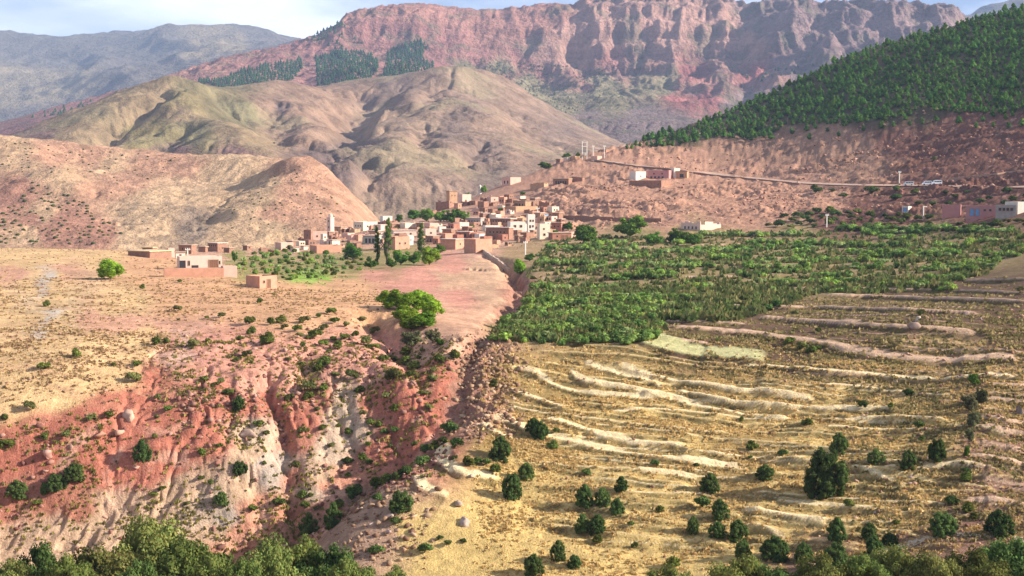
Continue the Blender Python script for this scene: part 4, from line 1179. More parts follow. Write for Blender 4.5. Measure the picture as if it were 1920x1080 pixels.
# ------------------------------------------------------------------ shrubs, each where it stands
shrub_list = [(88,573,15),(333,582,18),(335,600,8),(388,597,10),(417,594,18),(468,607,24),(507,607,18),(528,603,22),(535,616,16),(573,604,24),(595,594,14),(621,587,20),(628,605,17),(557,620,18),(560,631,16),(578,635,15),(592,631,27),(610,618,20),(607,647,22),(625,637,17),(633,651,22),(565,650,15),(617,660,11),(472,626,20),(450,637,16),(390,640,11),(362,648,24),(502,642,28),(296,646,22),(312,641,16),(143,667,20),(82,690,25),(257,686,21),(213,685,11),(465,667,22),(443,677,14),(540,675,13),(471,681,9),(608,686,30),(595,695,22),(628,705,20),(567,684,14),(247,714,30),(383,714,18),(413,718,16),(488,567,15),(512,554,8),(465,567,6),(267,541,12),(337,529,10),
 (678,600,15),(647,612,15),(705,624,20),(667,630,17),(646,635,24),(684,645,26),(700,653,24),(720,675,22),(737,676,20),(760,664,25),(763,682,22),(778,690,26),(853,670,22),(825,677,22),(811,697,15),(770,705,20),(737,712,34),(807,715,20),(658,708,27),(793,659,12),(785,672,10),
 (55,765,24),(5,787,18),(175,787,22),(205,780,22),(298,748,17),(315,770,22),(292,785,12),(83,823,16),(128,817,22),(12,838,28),(290,820,12),(427,740,19),(405,724,16),(580,728,30),(580,748,27),(545,750,20),(607,730,18),(595,771,15),(485,797,19),(500,814,14),(565,811,20),(605,806,17),(622,838,17),(412,838,15),(375,853,19),(557,874,22),(497,870,10),(377,899,14),(397,907,14),(303,920,15),(288,930,19),(350,948,15),(473,957,22),(523,945,25),(567,933,20),(582,930,12),(572,950,22),(593,955,13),(70,947,19),(635,800,10),
 (675,735,22),(723,745,20),(788,740,13),(802,740,12),(803,767,17),(740,770,19),(682,777,17),(695,796,20),(708,801,16),(722,813,16),(743,809,18),(653,812,18),(693,816,12),(688,835,16),(652,870,22),(680,860,18),(692,870,16),(732,838,10),(777,835,15),(653,892,13),
 (843,812,32),(857,834,26),(830,830,20),(800,850,28),(815,842,22),(790,868,28),(762,890,26),(725,905,28),(743,898,22),(703,914,30),(664,935,36),(640,948,24),(925,724,20),(707,938,20),(740,980,22),(852,862,15),(878,870,24),(897,868,22),(912,872,18),(924,884,28),(1037,840,22),(1043,810,14),(1228,872,18),(1098,889,20),(1120,1016,24),(1237,958,18),(1182,984,14),(798,1032,26),(705,1034,28),(825,1012,14),(840,1021,16),(868,1016,13),(1190,1026,16),(1262,1060,30),
 (1513,796,24),(1617,763,20),(1670,763,13),(1410,840,26),(1467,852,18),(1317,952,30),(1590,947,24),(1680,981,15),(1812,900,22),(1810,884,18),(1783,943,26),(1815,958,24),(1825,972,18),(1703,742,20),(1723,803,20),(1728,826,14),(1390,788,12),(1305,873,11),(1407,859,10),(1535,622,14),(1490,589,16),(1730,590,16),(1722,600,10),(1500,655,26),(1520,660,24),(1480,645,24),(1535,655,16),(1343,640,10),(1915,545,16),
 (760,640,12),(1560,400,14),(1750,300,12)]
LANDMARKS = [('the lone bright tree on the left hill',207,505),('the grey scree streaks',85,570),('the pink terrace house',380,495),('the small pink house below the terrace',505,528),('the bend of the pinkish track',340,610),
 ('the shrub group on the upper red slope',590,625),('the ravine clump of bright trees',780,575),('the white boulder on the red slope',245,772),('the pale rock on the left slope',88,845),('the round tree alone on the red slope',267,845),
 ('the dark side gully in the red slope',533,790),('the pale outcrop beside the side gully',465,812),('the grey clay patch',490,890),('the left row of trees',95,905),('the cream rib right of the side gully',645,790),
 ('the bend of the main gully',850,730),('the mouth of the main gully',600,970),('the rocky rim of the gully',730,990),('the pair of grey boulders',868,950),('the ragged juniper at the terrace bend',938,845),('the pair of junipers on the pale tread',1007,808),
 ('the juniper clump on the golden slope',1125,965),('the three touching junipers',1355,990),('the biggest juniper',1548,885),('the green line of willows',1822,790),('the standing stones on the terraces',1715,607),('the pale green field strip',1300,665),
 ('the orchard corner',1225,620),('the right terraces',1880,840),('the pale path in the lower right',1713,1020),('the left edge at the red slope top',10,770),('the foot of the left rilled slope',150,1000),('the middle of the red slope',440,760),('the foot of the golden slope',830,1040)]
def place_words(du, dv):
    a = abs(du); b = abs(dv)
    if b < .45 * a: return 'right of' if du > 0 else 'left of'
    if a < .45 * b: return 'below' if dv > 0 else 'above'
    return ('lower' if dv > 0 else 'upper') + (' right of' if du > 0 else ' left of')
ORD = ['', 'second ', 'third ', 'fourth ', 'fifth ', 'sixth ', 'seventh ', 'eighth ', 'ninth ', 'tenth ', 'eleventh ', 'twelfth ']
bins = {}
for i, (u, v, w) in enumerate(shrub_list):
    k = min(range(len(LANDMARKS)), key=lambda q: math.hypot(LANDMARKS[q][1] - u, LANDMARKS[q][2] - v))
    key = (k, place_words(u - LANDMARKS[k][1], v - LANDMARKS[k][2]))
    bins.setdefault(key, []).append((math.hypot(LANDMARKS[k][1] - u, LANDMARKS[k][2] - v), i))
shrub_label = {}
for (k, words), lst in bins.items():
    for rank, (_, i) in enumerate(sorted(lst)):
        size = 'big' if shrub_list[i][2] >= 24 else ('tiny' if shrub_list[i][2] < 14 else 'small')
        shrub_label[i] = (f'{size} shrub ' + (f'closest {words} ' if rank == 0 else f'{ORD[rank]}closest {words} ') + LANDMARKS[k][0])
for i, (u, v, w) in enumerate(shrub_list):
    P = near.hit(u, v + w * .12); k = P.y / F
    W = w * k * 1.12; H = W * random.uniform(.66, .92)
    dark = (u > 880 and v > 700) or (v > 800 and u > 640)
    o = link('shrub', random.choice(P_DARK + P_SHRUB[:2] if dark else P_SHRUB), loc=(P.x, P.y, P.z - .08 * H), rz=random.random() * 6.28, scale=(W, W, H))
    tag(o, shrub_label[i], 'shrub', 'shrubs on the slopes')

# ------------------------------------------------------------------ areas of many plants
def in_poly(poly, u, v):
    u = np.asarray(u); v = np.asarray(v); r = np.zeros(u.shape, bool)
    n = len(poly)
    for i in range(n):
        (x1, y1), (x2, y2) = poly[i], poly[(i + 1) % n]
        c = ((y1 > v) != (y2 > v)) & (u < (x2 - x1) * (v - y1) / (y2 - y1 + 1e-12) + x1)
        r ^= c
    return r
def scatter(poly, n, gap, rng, gapv=None, keep=None):
    us = [p[0] for p in poly]; vs = [p[1] for p in poly]; gapv = gapv or gap
    out = []; cells = {}
    for _ in range(n):
        u = rng.uniform(min(us), max(us)); v = rng.uniform(min(vs), max(vs))
        if not in_poly(poly, np.array([u]), np.array([v]))[0]: continue
        if keep is not None and rng.random() > keep(u, v): continue
        c = (int(u / gap), int(v / gapv)); bad = False
        for a in (-1, 0, 1):
            for b in (-1, 0, 1):
                for (x, y) in cells.get((c[0] + a, c[1] + b), ()):
                    if ((x - u) / gap) ** 2 + ((y - v) / gapv) ** 2 < 1: bad = True
        if bad: continue
        cells.setdefault(c, []).append((u, v)); out.append((u, v))
    return out
def mass(name, protos, places, mat):
    """many small plants joined: places = (x, y, z, width, height)"""
    VV, FF, CC = [], [], []; off = 0
    for (x, y, z, w, h) in places:
        V, Fq, Cc = protos[int(G.integers(len(protos)))]
        a = G.random() * 6.28; ca, sa = math.cos(a), math.sin(a)
        v = np.stack([(V[:, 0] * ca - V[:, 1] * sa) * w + x, (V[:, 0] * sa + V[:, 1] * ca) * w + y, V[:, 2] * h + z], -1)
        VV.append(v); FF.append(Fq + off); off += len(v); CC.append(Cc * (0.75 + .5 * G.random()))
    me = np_mesh(name, np.concatenate(VV), np.concatenate(FF), mat, np.concatenate(CC))
    return tag(link(name, me), kind='stuff')

# pines of the upper right hill
pine_poly = [(1172,280),(1240,250),(1280,246),(1400,196),(1500,151),(1600,101),(1700,73),(1800,46),(1900,19),(1990,0),(1990,215),(1920,214),(1830,214),(1770,212),(1725,200),(1700,225),(1640,228),(1580,234),(1510,236),(1470,238),(1440,256),(1400,266),(1370,258),(1330,263),(1290,272),(1235,276)]
pp = scatter(pine_poly, 13000, 6.1, G)
pp += scatter([(1420,262),(1720,200),(1990,212),(1990,240),(1700,240),(1450,275)], 160, 14, G)
pl = []
for (u, v) in pp:
    P = near.hit(u, v, 600); k = P.y / F
    w = G.uniform(9.0, 15.0) * k
    pl.append((P.x, P.y, P.z - .3, w, w * G.uniform(1.0, 1.45), u, v))
vis = [p for p in pl if -30 < p[5] < 1950]
vis.sort(key=lambda p: -p[3] * p[4] / p[1] ** 2)
first = vis[:300]; ids = set(id(p) for p in first)
for (x, y, z, w, h, u, v) in first:
    tag(link('pine_tree', random.choice(P_PINE), loc=(x, y, z), rz=random.random() * 6.28, scale=(w, w, h)),
        'young green pine in the plantation on the upper right hill', 'pine tree', 'pines of the plantation on the right hill')
SMALL_PINE = [proto_pine(s, T_PINE, 44) for s in range(181, 186)]
mass('pine_plantation', SMALL_PINE, [p[:5] for p in pl if id(p) not in ids], M_LEAF)

# the orchard
orch_poly = [(916,640),(935,612),(975,588),(1000,545),(985,520),(1000,500),(1010,478),(1030,452),(1080,446),(1150,440),(1250,450),(1330,436),(1450,436),(1600,430),(1700,432),(1780,430),(1930,432),(1930,474),(1872,490),(1855,515),(1780,528),(1785,546),(1640,551),(1530,551),(1425,588),(1380,602),(1240,604),(1228,640),(1100,643)]
op = []
v0 = 432.0
while v0 < 652:
    u = 905.0
    while u < 1940:
        v = v0 + 2.5 * math.sin(u * .009 + v0) + (u - 1400) * -.006
        block = u < 1236 and v > 556
        nz = float(noise(np.array([u * .0085]), np.array([v0 * .11]), 640)[0])
        nz2 = float(noise(np.array([u * .004]), np.array([v0 * .02]), 641)[0])
        lim = -.50 if block else (.02 if v < 545 else .15)
        if u < 1090 and v < 530: lim = .38
        if in_poly(orch_poly, np.array([u]), np.array([v]))[0] and nz + .35 * nz2 > lim:
            op.append((u + G.normal() * 2, v + G.normal() * (1.0 if v < 628 else 3.0)))
        u += G.uniform(5.5, 10.5)
    v0 += 8.8 if v0 < 556 else 8.6
pl = []
for (u, v) in op:
    P = near.hit(u, v, 190); k = P.y / F
    big = 1.35 if (u < 1235 and v > 560) else 1.0
    w = G.uniform(14, 24) * k * big
    pl.append((P.x, P.y, P.z - .15, w, w * G.uniform(.5, .8), u, v))
pl.sort(key=lambda p: -p[3] * p[4] / p[1] ** 2)
for (x, y, z, w, h, u, v) in pl[:300]:
    tag(link('orchard_tree', random.choice(P_ORCH), loc=(x, y, z), rz=random.random() * 6.28, scale=(w, w, h)),
        'feathery green orchard tree in the terraced rows right of the village', 'orchard tree', 'trees of the green orchard')
mass('orchard_rows', A_ORCH, [p[:5] for p in pl[300:]], M_LEAF)

# gardens below the village and bushes under the right slope
gp = scatter([(440,500),(470,478),(530,472),(600,478),(680,486),(720,497),(690,503),(650,512),(600,522),(545,526),(500,516),(455,512)], 900, 11, G, 5)
for (u, v) in gp:
    P = near.hit(u, v); k = P.y / F; w = G.uniform(10, 18) * k
    tag(link('garden_bush', random.choice(P_ORCH + P_SHRUB[:2]), loc=(P.x, P.y, P.z - .1), rz=random.random() * 6.28, scale=(w, w, w * G.uniform(.5, .8))),
        'low green bush in the garden plots below the left of the village', 'bush', 'bushes of the village gardens')
bp_ = scatter([(1430,425),(1480,402),(1560,398),(1680,400),(1780,415),(1930,418),(1930,432),(1700,436),(1560,432)], 420, 17, G, 7)
bp_ += scatter([(1650,355),(1930,362),(1930,385),(1700,388)], 60, 26, G, 9) + scatter([(1500,350),(1640,356),(1640,372),(1500,368)], 14, 22, G, 8)
for (u, v) in bp_:
    P = near.hit(u, v); k = P.y / F; w = G.uniform(13, 24) * k
    tag(link('hedge_bush', random.choice(P_SHRUB[:4] + P_DARK), loc=(P.x, P.y, P.z - .2), rz=random.random() * 6.28, scale=(w, w, w * G.uniform(.5, .75))),
        'dark bush at the foot of the reddish right slope above the orchard', 'bush', 'bushes along the foot of the right slope')

# far pine groves and scrub on the mountain
def cone_plant(seed, tint):
    g = np.random.default_rng(seed)
    V, Fc = [], []
    for (z0, z1, r) in ((.05, .62, .5), (.38, 1.0, .34)):
        o = len(V)
        for k in range(6):
            a = k * math.pi / 3 + g.random() * .4; rr = r * (.8 + .4 * g.random())
            V.append((math.cos(a) * rr, math.sin(a) * rr, z0 + .1 * g.random()))
        V.append((0, 0, z1))
        for k in range(6): Fc.append((o + k, o + (k + 1) % 6, o + 6))
    return np.array(V), np.array(Fc), np.repeat(np.array([tint]), len(V), 0) * (.8 + .4 * g.random((len(V), 1)))
A_CONE = [cone_plant(s, (.035, .075, .03)) for s in (1, 2, 3)]
groves = [([(373,153),(413,149),(460,132),(513,122),(563,112),(567,127),(553,147),(507,164),(483,166),(467,171),(427,174),(393,162)], 2600),
 ([(592,110),(640,96),(683,99),(710,116),(707,133),(690,158),(673,165),(640,166),(595,163)], 2600),
 ([(730,96),(750,86),(790,79),(804,88),(793,97),(795,115),(820,126),(773,150),(750,156),(723,166),(698,168),(720,140),(723,117)], 2600)]
pl = []
for poly, n in groves:
    for (u, v) in scatter(poly, n, 4.2, G, 3.2):
        P = mt.hit(u, v); w = G.uniform(5.5, 9.0) * P.y / F; pl.append((P.x, P.y, P.z - .5, w, w * G.uniform(1.1, 1.5)))
for poly, n in [([(572,76),(600,60),(640,44),(650,52),(600,78)], 260), ([(640,60),(690,85),(600,95)], 60), ([(40,218),(190,186),(250,164),(255,172),(190,200),(130,212),(60,222)], 420), ([(100,215),(200,190),(150,235),(60,240)], 60),
                ([(1400,140),(1530,120),(1540,130),(1400,160)], 50)]:
    for (u, v) in scatter(poly, n, 6, G, 4):
        P = mt.hit(u, v); w = G.uniform(4.5, 8.0) * P.y / F; pl.append((P.x, P.y, P.z - .5, w, w * G.uniform(.9, 1.3)))
mass('far_pine_groves', A_CONE, pl, M_LEAF)
pl = []
for t in np.linspace(0, 1, 9):      # hedged strips across the foot of the mountain
    for u in np.arange(905 + 26 * t, 1130 + 60 * t, 4.0):
        v = 118 + 66 * t + (u - 950) * .075 + 2 * math.sin(u * .07 + 5 * t)
        if G.random() < .55 + .3 * math.sin(u * .045 + 9 * t):
            P = mt.hit(u + G.normal() * 2, v + G.normal() * 1.2); w = G.uniform(2.5, 5.0) * P.y / F; pl.append((P.x, P.y, P.z - .3, w, w * .8))
for (u, v) in scatter([(880,105),(905,110),(1010,170),(1090,210),(1060,212),(960,160)], 500, 5, G, 4):
    P = mt.hit(u, v); w = G.uniform(3, 6) * P.y / F; pl.append((P.x, P.y, P.z - .3, w, w * .9))
A_CONE2 = [cone_plant(s, (.09, .11, .05)) for s in (4, 5)]
mass('mountain_scrub', A_CONE2, pl, M_LEAF)

# scrub on the orange hills
def dome_plant(seed, tint):
    g = np.random.default_rng(seed); iv, if_ = ICO1
    v = iv * np.array((.5, .5, .42)) * (.75 + .5 * g.random((len(iv), 1))) + np.array((0, 0, .25))
    return v, if_, np.repeat(np.array([tint]), len(v), 0) * (.7 + .6 * g.random((len(v), 1)))
A_DOME = [dome_plant(s, (.06, .075, .03)) for s in (1, 2, 3)]
pl = []
for poly, n, lo, hi in [([(0,400),(60,340),(170,380),(230,440),(200,458),(0,458)], 330, 4, 10), ([(0,260),(330,295),(300,340),(150,320),(0,330)], 240, 2, 6), ([(360,430),(470,350),(575,305),(660,400),(560,430)], 260, 2, 6), ([(150,320),(330,330),(300,440),(250,430)], 60, 2, 5)]:
    for (u, v) in scatter(poly, n, 7, G, 4):
        P = mid.hit(u, v); w = G.uniform(lo, hi) * P.y / F; pl.append((P.x, P.y, P.z - .2, w, w * .8))
mass('hill_scrub', A_DOME, pl, M_LEAF)

# tufts: golden grass on the terraces, olive tussocks on the red slope
def grid_places(weight, n):
    w = (weight * (near.d[:, None] > 100)).ravel(); w = w / w.sum()
    q = G.choice(len(w), n, p=w); i = q // near.z.shape[1]; j = q % near.z.shape[1]
    fi = np.clip(i + G.random(n), 0, near.z.shape[0] - 1.01); fj = np.clip(j + G.random(n), 0, near.z.shape[1] - 1.01)
    return bilinear(near.X, fi, fj), bilinear(near.Y, fi, fj), bilinear(near.z, fi, fj)
def tufts(name, weight, n, wid, hei, cols, blades=4):
    x, y, z = grid_places(weight, n)
    sc = .6 + .9 * G.random(n) ** 1.5
    V = np.zeros((n, blades, 3, 3)); a0 = G.random((n, blades)) * 6.28
    for b in range(blades):
        ca, sa = np.cos(a0[:, b]), np.sin(a0[:, b]); w = wid * sc * .5; ox = G.normal(size=n) * w * .5; oy = G.normal(size=n) * w * .5
        lean = G.normal(size=(2, n)) * hei * .35
        V[:, b, 0] = np.stack([x + ox - ca * w, y + oy - sa * w, z - .05], -1)
        V[:, b, 1] = np.stack([x + ox + ca * w, y + oy + sa * w, z - .05], -1)
        V[:, b, 2] = np.stack([x + ox + lean[0], y + oy + lean[1], z + hei * sc * (.7 + .6 * G.random(n))], -1)
    V = V.reshape(-1, 3); Fq = np.arange(len(V)).reshape(-1, 3)
    c = np.array(cols)[G.integers(len(cols), size=n)] * (.75 + .5 * G.random((n, 1)))
    me = np_mesh(name, V, Fq, M_DRY, np.repeat(c, blades * 3, 0))
    return tag(link(name, me), kind='stuff')
U, V = near.uv(); X, Y = near.X, near.Y
patch = smooth(-.35, .5, fbm(X * .10, Y * .16, 3, 601))
field = inbox(900, 1960, 655, 1075)
tufts('dry_grass', field * (1 - pale) * (.25 + patch), 17000, .36, .17, [GOLD, (.62,.47,.21), (.50,.37,.14), (.57,.42,.17)])
hillside = inbox(-60, 700, 470, 760) * (1 - red_face * .7)
tufts('hill_grass', hillside * (.2 + smooth(-.2, .5, fbm(X * .12, Y * .2, 3, 603))), 9000, .4, .18, [(.42,.30,.14), (.36,.24,.12), (.30,.19,.11)])
tufts('slope_tussocks', red_face * (V > 640) * (.15 + smooth(0, .6, fbm(X * .15, Y * .15, 3, 605))), 4200, .34, .24, [(.22,.19,.06), (.28,.22,.07), (.17,.15,.05), (.34,.27,.08)], 6)
terr = np.maximum(inbox(1230, 1960, 545, 700), inbox(1600, 1960, 640, 1000)) * (1 - pale) * (1 - in_poly(orch_poly, U, V))
tufts('terrace_weeds', terr * (Y > 130) * (.15 + smooth(-.2, .5, fbm(X * .14, Y * .2, 3, 609))), 8000, .5, .24, [(.26,.19,.09), (.34,.25,.12), (.18,.15,.06), (.40,.29,.15)])
tufts('orchard_undergrowth', in_poly(orch_poly, U, V) * (Y > 205) * (.3 + smooth(-.3, .4, fbm(X * .08, Y * .08, 3, 607))), 9000, 1.1, .8, [(.10,.14,.045), (.14,.16,.06), (.09,.12,.035), (.20,.18,.07)], 4)

# ------------------------------------------------------------------ stones
M_STONE = leaf_material('stone', 0.0, 0.12)
def rock_data(seed, tint):
    g = np.random.default_rng(seed); iv, if_ = ICO1
    v = iv * (.8 + .4 * g.random((len(iv), 1)))
    for _ in range(5):
        d = g.normal(size=3); d /= np.linalg.norm(d); t = v @ d - (.25 + .35 * g.random()); v = v - np.clip(t, 0, None)[:, None] * d
    v = v * np.array((.62, .46, .42)) + np.array((0, 0, .10))
    return v, if_, np.repeat(np.array([tint]), len(v), 0) * (.8 + .4 * g.random((len(v), 1)))
A_RS = [rock_data(s * 10 + q, t) for q in range(3) for s, t in ((1, (.33,.19,.13)), (2, (.27,.145,.10)), (3, (.38,.24,.17)), (4, (.21,.11,.08)))]
def stones(name, weight, n, lo, hi, protos=A_RS):
    x, y, z = grid_places(weight, n)
    s = lo + (hi - lo) * G.random(n) ** 2.5
    return mass(name, protos, list(zip(x, y, z - s * .05, s, s)), M_STONE)
stones('slope_stones', inbox(1050, 1960, 200, 420) * (Y > 520) * (.15 + smooth(.0, .6, fbm(X * .03, Y * .03, 3, 611))), 4200, .3, 2.1)
stones('gully_stones', inbox(850, 970, 640, 810) * (Y > 175) * (Y < 260) + .6 * inbox(640, 800, 920, 1060) * (Y > 145) * (Y < 170), 1500, .2, 1.25)
stones('red_slope_stones', red_face * (.1 + crag), 1500, .2, 1.2)
stones('terrace_stones', inbox(1600, 1960, 560, 1040) * (Y > 110) + .15 * field, 1100, .2, .8)
stones('village_rubble', inbox(560, 1110, 380, 480) * (Y > 470), 900, .4, 1.6)
stones('left_hill_stones', hillside, 900, .2, .7)

def boulder(name, u, v, w, h, tint, label, seed, cat='boulder'):
    P = near.hit(u, v); k = P.y / F
    g = np.random.default_rng(seed); iv, if_ = ICO2
    n = iv + 0.0
    for _ in range(9):              # cut flat faces into the ball
        d = g.normal(size=3); d /= np.linalg.norm(d); dd = .26 + .34 * g.random()
        t = n @ d - dd; n = n - np.clip(t, 0, None)[:, None] * d
    n = n * (1 + .16 * fbm(n[:, 0] * 2.1 + seed, n[:, 1] * 2.1 + n[:, 2] * 1.7, 3, seed))[:, None]
    n = n * np.array((w * k * .72, w * k * .5, h * k * .66)) * (1 + .05 * g.normal(size=(len(n), 1)))
    c = np.repeat(np.array([tint]), len(n), 0) * (.8 + .4 * g.random((len(n), 1)))
    me = np_mesh(name, n, if_, M_STONE, c)
    tag(link(name, me, loc=(P.x, P.y, P.z + h * k * .04), rz=g.random() * 6.28), label, cat, 'boulders on the slopes')
for a in [(862,946,26,20,(.40,.30,.24),'upper grey boulder of the pair below the bent terrace',1), (874,978,30,26,(.44,.34,.28),'lower grey boulder of the pair below the bent terrace',2),
 (245,782,34,34,(.46,.29,.22),'pale cracked boulder on the upper red slope',3), (222,812,26,20,(.42,.24,.18),'flat pale rock left below the pale cracked boulder',4),
 (90,856,40,22,(.44,.27,.20),'long pale rock on the left of the red slope',5), (190,815,30,22,(.36,.18,.13),'dark red rock beside the flat pale rock',6),
 (1713,616,22,20,(.36,.26,.21),'larger standing stone on the upper right terrace',7), (1722,602,10,14,(.42,.33,.28),'small pale stone behind the larger standing stone',8),
 (1812,590,10,14,(.36,.27,.22),'lone standing stone on the bund right of the stone pair',9), (1520,1062,18,16,(.52,.34,.27),'pale pink rock among the lower right junipers',10),
 (1708,893,14,10,(.38,.28,.22),'left flat stone beside the bending tread',11), (1708,908,14,8,(.38,.28,.22),'flat stone just below the other beside the bending tread',12),
 (1641,962,12,10,(.34,.26,.22),'small dark stone at the end of a pale tread',13), (1680,717,10,12,(.40,.30,.24),'small stone in the grass left of the willow line',14),
 (1912,775,22,30,(.22,.17,.14),'dark boulder at the right frame edge',15), (885,892,14,10,(.42,.32,.26),'small flat boulder on the pale curved tread',16),
 (730,970,22,12,(.46,.34,.28),'pale slab on the rocky rim below the round juniper',17), (695,985,20,18,(.44,.33,.27),'upright pale rock on the rocky gully rim',18), (728,998,18,14,(.48,.35,.29),'pale block at the lower rocky rim',19),
 (465,818,30,24,(.46,.33,.24),'cream outcrop beside the dark side gully',20), (1840,600,8,8,(.40,.3,.24),'tiny stone right of the lone standing stone',21), (1866,965,14,12,(.42,.3,.24),'stone beside the right terrace road',22)]:
    boulder('boulder', *a)

# ================================================================== the village
WALLS = {
 'salmon': solid('salmon_mud', (.52, .27, .18), nscale=.8, namt=.18), 'orange': solid('orange_mud', (.47, .28, .17), nscale=.8, namt=.2),
 'red': solid('red_mud', (.36, .16, .11), nscale=.9, namt=.25), 'brown': solid('brown_mud', (.30, .165, .115), nscale=.9, namt=.25),
 'pink': solid('pink_plaster', (.62, .38, .30), nscale=.6, namt=.10), 'pale': solid('pale_pink_plaster', (.66, .48, .39), nscale=.6, namt=.10),
 'cream': solid('cream_plaster', (.70, .58, .44), nscale=.6, namt=.10), 'white': solid('white_plaster', (.66, .59, .51), nscale=.5, namt=.06),
 'grey': solid('grey_block', (.38, .33, .30), nscale=1.2, namt=.2), 'mauve': solid('mauve_plaster', (.50, .24, .22), nscale=.6, namt=.1), 'sage': solid('sage_plaster', (.34, .36, .30), nscale=.6, namt=.12)}
ROOF_E = solid('earth_roof', (.46, .31, .22), nscale=.7, namt=.2); ROOF_S = solid('straw_roof', (.58, .44, .26), nscale=1.5, namt=.2)
ROOF_P = solid('pale_roof', (.60, .46, .37), nscale=.7, namt=.15)
DARK = solid('window_glass_and_shade', (.03, .03, .035), rough=.25, namt=0, spec=.5); FRAME = solid('window_frame', (.34, .22, .15), namt=.1)
WOOD = solid('door_wood', (.20, .10, .06), nscale=4, namt=.2); BLUE = solid('blue_paint', (.18, .35, .62), namt=.08); TIMBER = solid('roof_timber', (.13, .09, .065), nscale=5, namt=.2)
WHITE = solid('white_paint', (.80, .80, .78), rough=.5, namt=.04); POLE = solid('pole_concrete', (.62, .58, .52), namt=.1)

def box_geo(x0, x1, y0, y1, z0, z1):
    v = [(x0,y0,z0),(x1,y0,z0),(x1,y1,z0),(x0,y1,z0),(x0,y0,z1),(x1,y0,z1),(x1,y1,z1),(x0,y1,z1)]
    return v, [(0,3,2,1),(4,5,6,7),(0,1,5,4),(1,2,6,5),(2,3,7,6),(3,0,4,7)]
class MB:
    def __init__(self): self.v, self.f, self.m = [], [], []
    def add(self, geo, mi=0):
        o = len(self.v); self.v += geo[0]; self.f += [tuple(i + o for i in f) for f in geo[1]]; self.m += [mi] * len(geo[1]); return self
    def box(self, *a, mi=0): return self.add(box_geo(*a), mi)
    def mesh(self, name, *mats):
        me = new_mesh(name, self.v, self.f)
        for m in mats: me.materials.append(m)
        me.polygons.foreach_set('material_index', self.m); me.update(); return me
# window and door units, one metre wide and high, in the x-z plane, facing -y
def window_mesh(frame):
    b = MB()
    b.box(-.5, -.38, -.08, .05, 0, 1).box(.38, .5, -.08, .05, 0, 1).box(-.38, .38, -.08, .05, 0, .12).box(-.38, .38, -.08, .05, .88, 1)
    b.box(-.38, .38, -.02, .05, .12, .88, mi=1)
    return b.mesh('window', frame, DARK)
def door_mesh(leaf):
    b = MB()
    b.box(-.5, -.42, -.09, .05, 0, 1).box(.42, .5, -.09, .05, 0, 1).box(-.42, .42, -.09, .05, .93, 1)
    b.box(-.42, -.01, -.03, .05, 0, .93, mi=1).box(.01, .42, -.03, .05, 0, .93, mi=1)
    return b.mesh('door', FRAME, leaf)
WIN = window_mesh(FRAME); WINW = window_mesh(WHITE); DOOR = door_mesh(WOOD); DOORB = door_mesh(BLUE)
OPEN = MB().box(-.5, .5, -.02, .05, 0, 1).mesh('opening_shade', DARK)  # flat dark panel on the wall, painted for the shade inside

